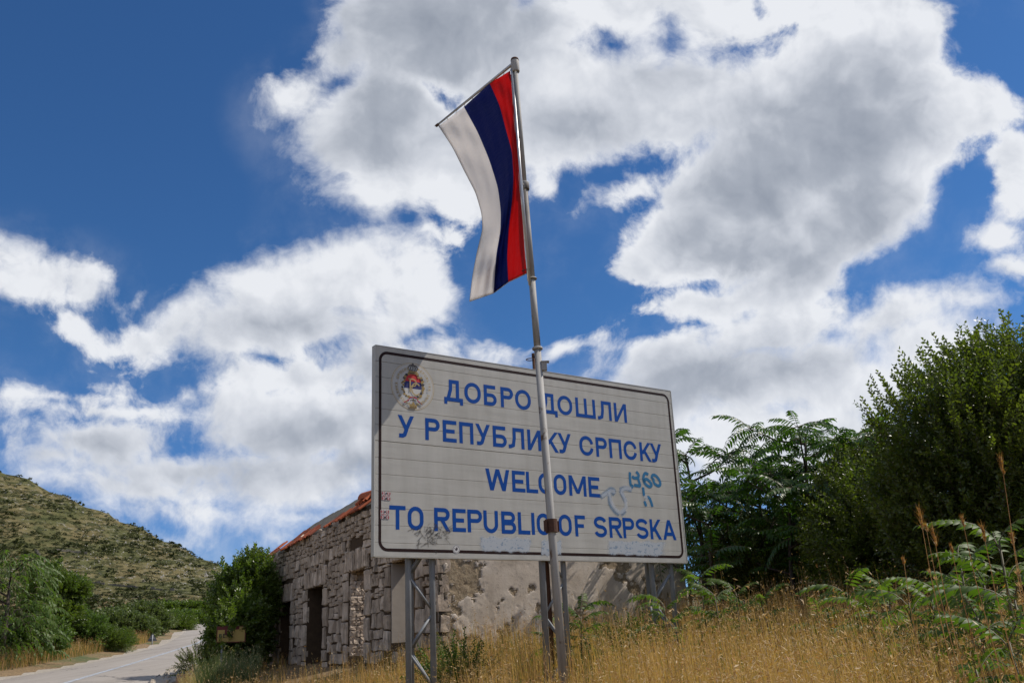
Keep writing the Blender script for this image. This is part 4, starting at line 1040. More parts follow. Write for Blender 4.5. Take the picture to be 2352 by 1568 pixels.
    n = len(prof); fs = [(k, k + 1, 2 * n + k + 1, 2 * n + k) for k in range(n - 1)] + [(n + k, 3 * n + k, 3 * n + k + 1, n + k + 1) for k in range(n - 1)] + [(k, n + k, n + k + 1, k + 1) for k in range(n - 1)] + [(2 * n + k, 2 * n + k + 1, 3 * n + k + 1, 3 * n + k) for k in range(n - 1)]
    tm = bpy.data.meshes.new('roof_tile'); tm.from_pydata(vs, [], fs); tm.materials.append(tile)
    tm2 = tm.copy(); tm2.materials.clear(); tm2.materials.append(tile2)
    y = y_a + .3; k = 0
    while y < y_b - .2:
        gapn = 0.5 + .5 * math.sin(y * 1.9 + 1) * math.cos(y * .7)
        for row in range(2):
            if row == 1 and R.random() < .55: continue
            if R.random() < .16 or gapn < .42 or (row == 1 and gapn < .62): continue
            o = bpy.data.objects.new('roof_tile', tm if R.random() < .55 else tm2); COL.objects.link(o); o.parent = t
            q = roof(-.10 + row * .34 + R.uniform(-.03, .05), y, .02 + .03 * row)
            o.matrix_local = Matrix.Translation(q) @ Matrix.Rotation(-sl + R.uniform(-.08, .08), 4, 'Y') @ Matrix.Rotation(R.uniform(-.12, .12) * (3 if R.random() < .12 else 1), 4, 'Z')
        y += .235
    # the ridge tile and two slipped tiles at the near end
    rm = MB(); rp = [(.13 * math.cos(a), .13 * math.sin(a)) for a in np.linspace(0, math.pi, 9)]
    for L_ in (0, .55): 
        rm.v += [(L_, a, b_) for a, b_ in rp] + [(L_, a * .86, b_ * .86) for a, b_ in rp]
    n = 9; rm.f = [(k, k + 1, 18 + k + 1, 18 + k) for k in range(8)] + [(9 + k, 27 + k, 27 + k + 1, 9 + k + 1) for k in range(8)] + [(k, 9 + k, 10 + k, k + 1) for k in range(8)] + [(18 + k, 19 + k, 28 + k, 27 + k) for k in range(8)]; rm.m = [0] * len(rm.f)
    ro = rm.build('ridge_tile', tile, t); q = hx(826, 1178)
    ro.matrix_local = Matrix.Translation(roof(.28, q[0] + .5, .12)) @ Matrix.Rotation(math.radians(-78), 4, 'Z') @ Matrix.Scale(1.5, 4)
    for dy, rz in ((.2, .3), (1.0, -.2)):
        o = bpy.data.objects.new('roof_tile', tm); COL.objects.link(o); o.parent = t
        o.matrix_local = Matrix.Translation(roof(.1, hx(840, 1170)[0] + dy, .12)) @ Matrix.Rotation(-sl - .1, 4, 'Y') @ Matrix.Rotation(rz, 4, 'Z')
    return t
build_house()
# ------------------------------------------------------------------ trees, bushes, saplings
def rot_from(dirs, spin):
    """(n,3,3) frames whose x axis points along dirs, spun about it"""
    d = dirs / np.linalg.norm(dirs, axis=1)[:, None]
    a = np.where(np.abs(d[:, 2:3]) < .95, np.array([[0, 0, 1.0]]), np.array([[1.0, 0, 0]]))
    y = np.cross(a, d); y /= np.linalg.norm(y, axis=1)[:, None]; z = np.cross(d, y)
    c, s = np.cos(spin)[:, None], np.sin(spin)[:, None]
    return np.stack([d, y * c + z * s, -y * s + z * c], 2)

def leaf_verts(L, w, fold=.25, droop=.2):
    v = [(0, 0, 0), (L * .35, w / 2, fold * w - droop * L * .1), (L * .38, 0, -droop * L * .06), (L * .35, -w / 2, fold * w - droop * L * .1),
         (L * .72, w * .33, fold * w * .6 - droop * L * .42), (L * .74, 0, -droop * L * .36), (L * .72, -w * .33, fold * w * .6 - droop * L * .42), (L, 0, -droop * L * .85)]
    f = [(0, 2, 1), (0, 3, 2), (1, 2, 5), (1, 5, 4), (2, 3, 6), (2, 6, 5), (4, 5, 7), (5, 6, 7)]
    return np.array(v, float), f

def frond_mesh(name, L, pairs, ll, lw, droop, arch, mats, seed):
    """a compound leaf along +x: rachis and paired hanging leaflets"""
    r = random.Random(seed); mb = MB()
    def ax(s): return np.array([L * s * (1 - .12 * s), 0, L * (arch * s - (arch + droop) * s * s)])
    pts = [ax(k / 7) for k in range(8)]; mb.tube(pts, [.006 * (1 - .8 * k / 7) + .0015 for k in range(8)], 3, 1, False)
    for k in range(pairs + 1):
        s = .16 + .82 * k / pairs; p = ax(s); tdir = ax(min(1, s + .02)) - ax(s - .02); tdir /= np.linalg.norm(tdir)
        taper = 1 - .45 * (s - .45) ** 2 * 4 if s > .45 else .85 + .3 * s
        sides = (1, -1) if k < pairs else (0,)
        for sd in sides:
            v, f = leaf_verts(ll * taper * r.uniform(.88, 1.08), lw * taper * r.uniform(.85, 1.1), .22, r.uniform(.25, .7))
            d = np.array([tdir[0] * .45, sd * .9, tdir[2] * .45 + r.uniform(-.45, -.05)]) if sd else tdir.copy()
            M = rot_from(d[None], np.array([r.uniform(-.3, .3)]))[0]
            mb.add((v @ M.T) + p, f, 0)
    me = bpy.data.meshes.new(name); me.from_pydata(mb.v, [], mb.f)
    for m in mats: me.materials.append(m)
    me.polygons.foreach_set('material_index', np.asarray(mb.m, np.int32)); me.polygons.foreach_set('use_smooth', np.ones(len(mb.f), bool)); me.update(); return me

def spray_np(n_leaf, L, ll, lw, seed, spread=.9):
    """template twig with small leaves: vertices, triangles, material index"""
    r = random.Random(seed); V, F, M = [], [], []
    for k in range(3):                        # three-sided twig as two triangles per segment
        o = len(V); a0, a1 = L * k / 3, L * (k + 1) / 3
        V += [(a0, -.004, 0), (a0, .004, 0), (a1, .003, .01), (a1, -.003, .01)]; F += [(o, o + 1, o + 2), (o, o + 2, o + 3)]; M += [1, 1]
    for k in range(n_leaf):
        s = .1 + .9 * k / max(1, n_leaf - 1); o = len(V); a = k * 2.4 + r.uniform(-.4, .4); up = .35 + .5 * s
        d = np.array([up + r.uniform(-.1, .2), math.cos(a) * spread, math.sin(a) * spread]); Mx = rot_from(d[None], np.array([r.uniform(-.8, .8)]))[0]
        l = ll * r.uniform(.75, 1.2) * (1.05 - .35 * s); w = lw * r.uniform(.8, 1.15)
        v = np.array([(0, 0, 0), (l * .45, w / 2, .12 * l), (l, 0, -.05 * l), (l * .45, -w / 2, .12 * l)]) @ Mx.T + np.array([L * s, 0, .01 * s])
        V += [tuple(q) for q in v]; F += [(o, o + 1, o + 2), (o, o + 2, o + 3)]; M += [0, 0]
    return np.array(V), np.array(F), np.array(M)

def scatter(tmpl, P, Dir, scale, spin, rng):
    """copies of template twigs joined into one vertex/face array"""
    Vs, Fs, Ms = [], [], []; off = 0
    which = rng.integers(0, len(tmpl), len(P)); R = rot_from(Dir, spin)
    for k, (V, F, M) in enumerate(tmpl):
        s = which == k; n = int(s.sum())
        if not n: continue
        q = np.einsum('nij,vj->nvi', R[s] * scale[s][:, None, None], V) + P[s][:, None, :]
        Vs.append(q.reshape(-1, 3)); Fs.append((F[None] + (np.arange(n) * len(V))[:, None, None] + off).reshape(-1, 3)); Ms.append(np.tile(M, n)); off += n * len(V)
    return np.concatenate(Vs), np.concatenate(Fs), np.concatenate(Ms)

def lumps(d, rng, n=5, amp=.28, f=2.2):
    v = np.zeros(len(d))
    for k in range(n):
        w = rng.normal(size=3) * f; v += np.sin(d @ w + rng.uniform(0, 6.28))
    return 1 + amp * v / n * 1.6

def bush(name, label, cat, base, crowns, n, tmpl, mats, bark, seed, group=None, up=.55, stems=5, surf=.62, sc=(.7, 1.25)):
    """crowns: list of (dx, dy, z centre, rx, ry, rz) ellipsoids relative to the base"""
    rng = np.random.default_rng(seed); t = empty(name, label, cat, base, 0, group)
    vol = np.array([c[3] * c[4] + c[3] * c[5] for c in crowns]); vol = vol / vol.sum(); Ps, Ds = [], []
    for c, w in zip(crowns, vol):
        m = int(n * w); d = rng.normal(size=(m, 3)); d /= np.linalg.norm(d, axis=1)[:, None]
        rr = (1 - (1 - surf) * rng.random(m) ** 1.3) * lumps(d, rng)
        # shoots: some twigs stand well out of the crown
        out = rng.random(m) < .07; rr = np.where(out, rr * rng.uniform(1.05, 1.22, m), rr)
        p = d * rr[:, None] * np.array([c[3], c[4], c[5]]) + np.array([c[0], c[1], c[2]])
        dr = d * np.array([1, 1, .8]) + np.array([0, 0, up]) + rng.normal(size=(m, 3)) * .35; dr[out] = d[out] * .5 + np.array([0, 0, .9])
        Ps.append(p); Ds.append(dr)
    P = np.concatenate(Ps); D = np.concatenate(Ds)
    gzv = ground_z(P[:, 0] + base[0], P[:, 1] + base[1]) - base[2]; keep = P[:, 2] > gzv + .03; P, D = P[keep], D[keep]
    V, F, M = scatter(tmpl, P, D, rng.uniform(*sc, len(P)), rng.uniform(0, 6.28, len(P)), rng)
    tag(mesh_np('crown', V, F, mats, t, mi=M), kind='stuff')
    r = random.Random(seed); mb = MB()
    for k in range(stems):
        c = crowns[k % len(crowns)]; e = np.array([c[0] + r.uniform(-.5, .5) * c[3], c[1] + r.uniform(-.5, .5) * c[4], c[2] + r.uniform(0, .6) * c[5]]); b0 = np.array([r.uniform(-.2, .2), r.uniform(-.2, .2), -.15])
        mid = b0 * .45 + e * .55 + np.array([r.uniform(-.15, .15), r.uniform(-.15, .15), 0]); R0 = .02 + .012 * c[5]
        mb.tube([b0, b0 * .7 + mid * .3 + [0, 0, .1], mid, e], [R0, R0 * .85, R0 * .6, R0 * .2], 7)
    mb.build('trunk', bark, t, True)
    return t

def sapling(name, label, base, h, n, meshes, bark, seed, group, lean=(0, 0), fs=1.0, cat='sapling', tilt=.35, low=.25):
    r = random.Random(seed); t = empty(name, label, cat, base, 0, group); mb = MB()
    tip = np.array([lean[0], lean[1], h]); mb.tube([(0, 0, -.1), tip * .5 + [0, 0, .02], tip], [.010 + .008 * h, .007 + .006 * h, .006], 7); mb.build('stem', bark, t, True)
    for k in range(n):
        s = low + (1 - low) * k / max(1, n - 1); a = k * 2.399 + r.uniform(-.4, .4); p = tip * s
        o = bpy.data.objects.new('leaf', r.choice(meshes)); COL.objects.link(o); o.parent = t; o.location = p.tolist()
        o.rotation_euler = (r.uniform(-.3, .3), -(tilt + .75 * max(0, s - .6) * 2 + r.uniform(-.2, .2)), a); q = fs * r.uniform(.75, 1.1); o.scale = (q, q, q)
    return t

def sky_tree(label, base, h, crown_r, nf, meshes, bark, seed, group, fs=1.0, lean=(0, 0), spread_low=.35):
    """young tree with a slim trunk, rising limbs and long compound leaves in whorls at their ends"""
    r = random.Random(seed); t = empty('heaven_tree', label, 'tree', base, 0, group)
    tip = np.array([lean[0], lean[1], h * .93])
    def tr(s): return tip * s + np.array([.12 * math.sin(s * 5 + seed), .12 * math.cos(s * 4 + seed), 0]) * s
    mb = MB(); mb.tube([tr(k / 8) if k else (0, 0, -.2) for k in range(9)], [.02 + .055 * (1 - k / 8) * h / 5 for k in range(9)], 9); mb.build('trunk', bark, t, True)
    ends = [(tr(1.0), np.array([0, 0, 1.0]), 1.0)]; nl = max(5, nf // 16)
    for k in range(nl):
        s = spread_low + (1 - spread_low) * (k + .5) / nl; a = k * 2.4 + r.uniform(-.5, .5); L = crown_r * (1.05 - .55 * (s - .35)) * r.uniform(.7, 1.1)
        b0 = tr(s); e = b0 + np.array([math.cos(a) * L, math.sin(a) * L, L * r.uniform(.25, .75)])
        mid = (b0 + e) / 2 + np.array([0, 0, -.08 * L]); mb = MB(); mb.tube([b0, mid, e], [.025, .017, .008], 6); mb.build('limb', bark, t, True)
        ends.append((e, (e - mid) / np.linalg.norm(e - mid), 1.0)); ends.append((mid, (e - b0) / np.linalg.norm(e - b0), .6)); ends.append((mid * .4 + e * .6, (e - b0) / np.linalg.norm(e - b0), .8))
    wsum = sum(q[2] for q in ends)
    for e, d, w in ends:
        m = max(3, int(round(nf * w / wsum))); a0 = r.uniform(0, 6.28)
        for k in range(m):
            o = bpy.data.objects.new('leaf', r.choice(meshes)); COL.objects.link(o); o.parent = t; o.location = (e - d * .25 * r.random() * (k / m)).tolist()
            o.rotation_euler = (r.uniform(-.3, .3), -(r.uniform(-.25, .75)), a0 + 6.28 * k / m * 1.0 + r.uniform(-.35, .35)); q = fs * r.uniform(.75, 1.12); o.scale = (q, q, q)
    return t

BARK = simple('bark', (.075, .06, .048), .9, var=.4, scale=14, bmp=.5, spec=.2)
STEMG = simple('green_stem', (.09, .075, .035), .6, var=.3)
HEAV = leaf_mat('heaven_leaf', (.032, .074, .013), (.066, .122, .022), .36, .40, .5)
HEAV2 = leaf_mat('young_heaven_leaf', (.052, .100, .014), (.105, .155, .028), .40, .52, .3)
DARKL = leaf_mat('dark_small_leaf', (.054, .080, .012), (.128, .150, .026), .40, .34, .5)
YELL = leaf_mat('yellowgreen_small_leaf', (.085, .115, .014), (.15, .165, .028), .40, .45, .35)
FIGL = leaf_mat('bright_green_leaf', (.060, .100, .014), (.135, .175, .032), .38, .34, .5)
GREY = leaf_mat('greygreen_leaf', (.075, .105, .032), (.140, .165, .062), .30, .45, .35)
WALN = leaf_mat('drooping_leaf', (.060, .108, .022), (.120, .170, .044), .34, .5, .35)
BROOM = leaf_mat('broom_stalk', (.09, .125, .045), (.16, .185, .085), .2, .5, .3)

def build_plants():
    FR = [frond_mesh('leaf', .62, 9, .135, .045, .30, .25, (HEAV, STEMG), 1), frond_mesh('leaf', .70, 10, .14, .045, .45, .35, (HEAV, STEMG), 2), frond_mesh('leaf', .55, 8, .13, .046, .15, .15, (HEAV, STEMG), 3)]
    FY = [frond_mesh('leaf', .62, 9, .14, .048, .28, .30, (HEAV2, STEMG), 4), frond_mesh('leaf', .74, 11, .15, .05, .45, .42, (HEAV2, STEMG), 5), frond_mesh('leaf', .5, 8, .13, .047, .1, .2, (HEAV2, STEMG), 6)]
    WF = [frond_mesh('leaf', .42, 4, .17, .065, .75, .15, (WALN, STEMG), 7), frond_mesh('leaf', .46, 5, .16, .06, .95, .2, (WALN, STEMG), 8)]
    small = [spray_np(22, .46, .062, .030, 20 + k) for k in range(4)]
    medium = [spray_np(20, .46, .078, .038, 60 + k) for k in range(4)]
    tiny2 = [spray_np(18, .36, .066, .032, 80 + k) for k in range(4)]
    tiny = [spray_np(26, .40, .046, .020, 30 + k) for k in range(4)]
    broad = [spray_np(16, .40, .11, .065, 40 + k) for k in range(4)]
    def foot(px, py, d):
        """ground under the ray at (px, py) of the 2352 px wide photograph, d metres out"""
        r_ = ray(px, py); k = d / math.hypot(r_[0], r_[1]); x, y = r_[0] * k, r_[1] * k; return (x, y, gz(x, y))
    def hgt(px, py, b): r_ = ray(px, py); return EYE[2] + r_[2] * math.hypot(b[0], b[1]) / math.hypot(r_[0], r_[1]) - b[2]
    G1 = 'trees of heaven standing in the thicket right of the sign'
    # tall young trees beyond the sign, tops read off the skyline
    TR = [(1608, 985, 20.0, 1.35, 120, 'slim tree of heaven just right of the board, its top leaves against the cloud'),
          (1690, 1085, 22.0, 1.5, 120, 'lower tree of heaven, second from the board, filling the dip in the skyline'),
          (1768, 1012, 20.5, 1.3, 120, 'tree of heaven with a pointed top between the dip and the spreading crown'),
          (1880, 935, 19.0, 1.75, 170, 'tree of heaven with a wide spreading top of arching leaves, tallest of the row'),
          (1990, 950, 19.5, 1.6, 150, 'tree of heaven with two upright feathered leaves at its top, beside the dark tree'),
          (2060, 975, 18.0, 1.2, 90, 'tree of heaven half buried in the edge of the dark tree')]
    for k, (px, py, d, cr, nf, lab) in enumerate(TR):
        b = foot(px + 12, 1380, d); h = hgt(px, py, b); sky_tree(lab, b, h * .93, cr, nf, FR, BARK, 50 + k, G1, 1.32, spread_low=.2)
    # thin understorey of the same kind behind them
    for k, (px, d, h, nf) in enumerate([(1585, 24, 2.6, 60), (1650, 18.5, 2.3, 60), (1735, 19, 2.4, 60), (1830, 18, 2.6, 70), (1930, 17.5, 2.5, 70)]):
        b = foot(px, 1380, d)
        lab = ['low tree of heaven at the end of the plastered wall', 'low tree of heaven under the dip in the skyline', 'low tree of heaven under the pointed tree', 'low tree of heaven under the left side of the spreading tree', 'low tree of heaven in front of the yellow-green bush'][k]
        sky_tree(lab, b, h, 1.1, nf, FR, BARK, 70 + k, 'low trees of heaven under the taller ones', 1.3, spread_low=.08)
    # big dark small-leaved tree on the right and its yellow-green neighbour
    b = foot(2330, 1400, 15.0); H = hgt(2330, 768, b)
    bush('dark_tree', 'big dark small-leaved tree on the right, its shoots against the clouds', 'tree', b,
         [(.45, .3, H * .77, .95, 1.1, H * .23), (-.05, 0, H * .57, 1.2, 1.2, H * .26), (-.45, .2, H * .36, 1.1, 1.2, H * .28), (.9, .2, H * .55, 1.4, 1.4, H * .36), (.1, -.2, H * .26, 1.35, 1.3, H * .28), (1.5, 0, H * .3, 1.6, 1.5, H * .3), (1.4, .4, H * .80, 1.2, 1.2, H * .20)],
         8000, medium, [DARKL, BARK], BARK, 81, stems=9, up=.7, surf=.5)
    b = foot(2005, 1400, 17.6); H = hgt(2010, 1035, b)
    bush('yellow_green_bush', 'soft yellow-green bush between the trees of heaven and the dark tree', 'bush', b, [(.12, 0, H * .80, .34, .4, H * .20), (-.22, .1, H * .68, .36, .4, H * .20), (.35, .1, H * .62, .36, .4, H * .22), (-.42, 0, H * .48, .42, .5, H * .24), (.1, -.2, H * .46, .5, .5, H * .3), (.5, -.1, H * .36, .45, .5, H * .3), (-.2, 0, H * .25, .7, .5, H * .25)], 3600, tiny2, [YELL, BARK], BARK, 82, stems=6)
    b = foot(2130, 1400, 15.5); H = hgt(2130, 1010, b)
    bush('dark_bush', 'dark bush filling the shade at the foot of the dark tree', 'bush', b, [(.1, 1.2, H * .45, .9, 1.0, H * .40), (-1.0, 4.4, H * .33, 1.3, .9, H * .33)], 3000, medium, [DARKL, BARK], BARK, 83)
    b = foot(1800, 1390, 21.0)
    bush('shaded_bush', 'low shaded bush behind the trunks of the trees of heaven', 'bush', b, [(-.3, 1.5, .9, 1.2, .9, 1.1), (1.4, .8, .9, 1.6, 1.0, 1.0)], 2200, small, [DARKL, BARK], BARK, 84)
    # bushes by the house end
    b = foot(556, 1530, 31.0); H = hgt(556, 1262, b)
    bush('roadside_bush', 'broad glossy green bush between the road and the house end', 'bush', b, [(.10, .5, H * .62, .62, .9, H * .36), (-.28, .2, H * .42, .68, .9, H * .40), (.10, -.2, H * .34, .62, 1.5, H * .32), (-.1, -.3, H * .22, .72, 1.3, H * .25)], 4200, broad, [FIGL, BARK], BARK, 85, stems=8, surf=.55)
    # left of the road
    b = foot(-6, 1540, 40.0); H = hgt(8, 1268, b)
    t = empty('drooping_tree', 'light green tree with drooping leaves at the left edge', 'tree', b)
    r = random.Random(90); mb = MB(); mb.tube([(0, 0, -.2), (.1, 0, H * .3), (0, .1, H * .8)], [.11, .09, .03], 8); mb.build('trunk', BARK, t, True)
    for k in range(300):
        a = r.uniform(0, 6.28); z = r.random() ** .8; R_ = (1.75 * math.sqrt(max(.02, 1 - (z * 1.02 - .25) ** 2 / 1.0)) if z < .9 else .8) * r.uniform(.55, 1.0) * (1 + .2 * math.sin(3 * a + 5 * z))
        o = bpy.data.objects.new('leaf', r.choice(WF)); COL.objects.link(o); o.parent = t; o.location = (R_ * math.cos(a) * .95, R_ * math.sin(a), .35 + z * (H - .45)); o.rotation_euler = (r.uniform(-.3, .3), r.uniform(-.6, .2), a + r.uniform(-.6, .6)); q = r.uniform(1.35, 1.85); o.scale = (q, q, q)
    mb = MB()
    for k in range(9):
        a = k * .75; z = .25 + .07 * k; mb = MB(); mb.tube([(.05, .05, H * z), (math.cos(a) * .7, math.sin(a) * .7, H * (z + .1)), (math.cos(a) * 1.25, math.sin(a) * 1.25, H * (z + .12))], [.035, .022, .01], 6); mb.build('limb', BARK, t, True)
    LB = [(92, 1312, 48, [(0, 0, .70, .75, .8, .28), (.7, .2, .74, .8, .7, .10), (.5, 0, .42, .8, .8, .26)], 2300, FIGL, broad, 'spreading_tree', 'small tree with flat branches reaching right, beside the drooping tree', 'tree'),
          (50, 1440, 43, [(.2, 0, .5, 1.2, 1.0, .5)], 1700, WALN, broad, 'leafy_bush', 'pale leafy bush at the foot of the spreading tree', 'bush'),
          (142, 1395, 49, [(-.2, 0, .5, 1.0, 1.0, .5), (.6, .2, .38, .9, .9, .36)], 2300, WALN, broad, 'leafy_bush', 'pale leafy bush with a pointed top left of the road', 'bush'),
          (196, 1458, 50, [(-.2, 0, .5, 1.1, 1.0, .5), (.9, .1, .4, 1.0, 1.0, .4)], 2300, FIGL, small, 'rounded_bush', 'rounded bright bush at the edge of the road verge, with white blossom', 'bush'),
          (262, 1418, 62, [(-.3, 0, .55, 1.4, 1.2, .45), (.8, .2, .4, 1.1, 1.1, .4)], 2200, GREY, broad, 'dark_leafy_bush', 'tall dark bush in the middle of the row left of the road', 'bush'),
          (312, 1402, 72, [(0, 0, .6, 1.3, 1.2, .4), (.6, 0, .4, 1.2, 1.2, .4)], 1800, GREY, broad, 'silvery_bush', 'tall silvery bush behind the triangular road sign', 'bush'),
          (352, 1438, 88, [(-.4, 0, .5, 1.6, 1.3, .5), (1.4, .5, .42, 1.4, 1.3, .42)], 1700, FIGL, small, 'low_green_bush', 'low bright bush just right of the triangular road sign', 'bush'),
          (384, 1426, 114, [(-.6, 0, .5, 2.0, 1.6, .5), (1.2, 1.5, .5, 1.8, 1.6, .5)], 1500, FIGL, broad, 'far_roadside_bush', 'far bush where the road narrows', 'bush'),
          (410, 1404, 187, [(-2, 0, .5, 2.8, 2.5, .5), (1.5, 2, .5, 2.8, 2.5, .5)], 1300, FIGL, broad, 'distant_roadside_bush', 'farthest roadside bush above the end of the road', 'bush')]
    for k, (px, py, d, cr, n, m, tm, nm, lab, cat) in enumerate(LB):
        b = foot(px, 1530, d); H = hgt(px, py, b); s_ = d / 40.0
        bush(nm, lab, cat, b, [(c[0], c[1], c[2] * H, c[3], c[4], c[5] * H) for c in cr], n, tm, [m, BARK], BARK, 100 + k, None, sc=(.8 * max(1, s_ * .9), 1.3 * max(1, s_ * .9)), stems=5)
    # white blossom on the rounded bush
    # broom and weeds on the right-hand verge
    def stalks(name, label, cat, b, n, h, r0, mat, seed, group=None, head=None):
        rng = np.random.default_rng(seed); t = empty(name, label, cat, b, 0, group); V, F, M = [], [], []
        for k in range(n):
            a = rng.uniform(0, 6.28); rr = r0 * math.sqrt(rng.random()); x, y = rr * math.cos(a), rr * math.sin(a); hh = h * rng.uniform(.5, 1.05); lx, ly = .28 * x / r0 * hh + rng.normal() * .06, .28 * y / r0 * hh + rng.normal() * .06
            z = gz(b[0] + x, b[1] + y) - b[2]; w = rng.uniform(.003, .006); o = len(V); c, s = math.cos(a * 3), math.sin(a * 3)
            V += [(x - w * c, y - w * s, z - .03), (x + w * c, y + w * s, z - .03), (x + lx * .4 - w * c, y + ly * .4 - w * s, z + hh * .55), (x + lx * .4 + w * c, y + ly * .4 + w * s, z + hh * .55), (x + lx, y + ly, z + hh)]
            F += [(o, o + 1, o + 3), (o, o + 3, o + 2), (o + 2, o + 3, o + 4)]; M += [0, 0, 0]
            for q in range(4):
                s_ = rng.uniform(.3, 1); o = len(V); p = np.array([x + lx * s_ * s_, y + ly * s_ * s_, z + hh * s_]); d = rng.normal(size=3) * .03 + [0, 0, .05]
                V += [tuple(p), tuple(p + d + [.006, 0, 0]), tuple(p + d * .9 - [.006, 0, 0])]; F += [(o, o + 1, o + 2)]; M += [1 if head is not None and rng.random() < .25 else 0]
        tag(mesh_np('stalks', np.array(V), np.array(F), [mat] + ([head] if head is not None else [mat]), t, mi=M), kind='stuff'); return t
    straw = leaf_mat('straw_head', (.42, .32, .17), (.55, .45, .28), .25, .6, .2)
    b = foot(524, 1560, 24.5); stalks('broom_shrub', 'grey-green broom shrub with upright stalks in front of the yellow road sign', 'shrub', b, 650, 1.0, .66, BROOM, 120, head=straw)
    b = foot(452, 1560, 25.5); stalks('dry_weed_clump', 'dry weed clump on the gravel edge of the road', 'weeds', b, 260, .5, .36, straw, 121, head=straw)
    b = foot(462, 1485, 29.5); bush('verge_weed', 'small bright weed behind the block by the road', 'weeds', b, [(0, 0, .35, .45, .45, .35)], 220, tiny, [YELL, BARK], BARK, 122, stems=2)
    # saplings in the grass
    G2 = 'tree of heaven saplings in the dry grass'
    SP = [(1330, 1380, 14.2, 10, 1.15, 'sapling in front of the plastered wall just right of the flagpole'), (1262, 1400, 14.6, 7, 1.0, 'sapling half hidden behind the flagpole at the plastered wall'),
          (1625, 1302, 14.5, 9, 1.2, 'upright sapling at the right end of the plastered wall'), (1540, 1365, 13.2, 8, 1.0, 'sapling at the foot of the right-hand lattice post'),
          (1700, 1335, 14.0, 8, 1.1, 'sapling right of the upright sapling, below the dip in the skyline'), (1775, 1360, 13.0, 7, 1.0, 'sapling below the pointed tree'),
          (1960, 1325, 12.0, 9, 1.15, 'sapling with arching leaves below the yellow-green bush'), (2035, 1335, 11.0, 8, 1.1, 'sapling left of the tall grass stalks'), (2090, 1350, 9.5, 9, 1.1, 'sapling among the tall grass stalks'),
          (2170, 1318, 9.0, 9, 1.15, 'sapling just behind the tallest grass stalk'), (2230, 1262, 8.0, 10, 1.2, 'sapling with long leaves arching left at the right'), (2325, 1195, 7.2, 12, 1.3, 'tallest sapling, at the right edge'),
          (2350, 1330, 6.6, 9, 1.2, 'low sapling at the right edge below the tallest one'), (2200, 1420, 7.6, 7, 1.0, 'low sapling in front of the arching one'), (1880, 1385, 11.5, 6, .9, 'small sapling in the grass below the spreading tree'),
          (2262, 1500, 5.6, 6, .8, 'small sapling low in the grass near the right corner'), (1905, 1500, 8.0, 4, .6, 'tiny sapling in the middle of the dry grass'),
          (2290, 1290, 7.6, 11, 1.2, 'bushy sapling left of the tallest one, its leaves crossing the grass stalks'), (2140, 1335, 9.2, 9, 1.15, 'sapling with leaves drooping over the grass under the fat seed heads'),
          (2010, 1350, 10.4, 9, 1.15, 'broad low sapling at the grass edge under the dark bush'), (2255, 1370, 6.6, 10, 1.15, 'low sapling in the shade below the arching one'), (2338, 1420, 5.6, 9, 1.1, 'lowest sapling in the corner at the right edge'), (1660, 1340, 13.6, 8, 1.1, 'sapling in the grass between the board end and the thicket')]
    for k, (px, py, d, n, fs, lab) in enumerate(SP):
        b = foot(px, 1450, d); fs *= .60 if d < 8 else .70 if d < 10 else .85; h = max(.35, hgt(px, py, b) - .16 * fs); sapling('heaven_sapling', lab, b, h, n + 2, FY, STEMG, 140 + k, G2, (random.uniform(-.1, .1), random.uniform(-.1, .1)), fs, tilt=.15, low=.42)
    # green weeds around the left lattice post
    for k, (px, py, d, r_, lab) in enumerate([(1022, 1475, 13.4, .34, 'leafy green weed right of the left-hand lattice post'), (1060, 1490, 13.0, .3, 'low green weed at the foot of the blackened wall corner'), (1420, 1445, 14.4, .4, 'green weed under the plastered wall between the posts'), (1480, 1450, 13.6, .35, 'green weed left of the right-hand lattice post')]):
        b = foot(px, 1500, d); H = max(.35, hgt(px, py, b)); bush('green_weed', lab, 'weeds', b, [(0, 0, H * .4, r_, r_, H * .4)], 110, tiny, [HEAV2, STEMG], STEMG, 170 + k, 'green weeds under the house wall', stems=3, surf=.3)
build_plants()
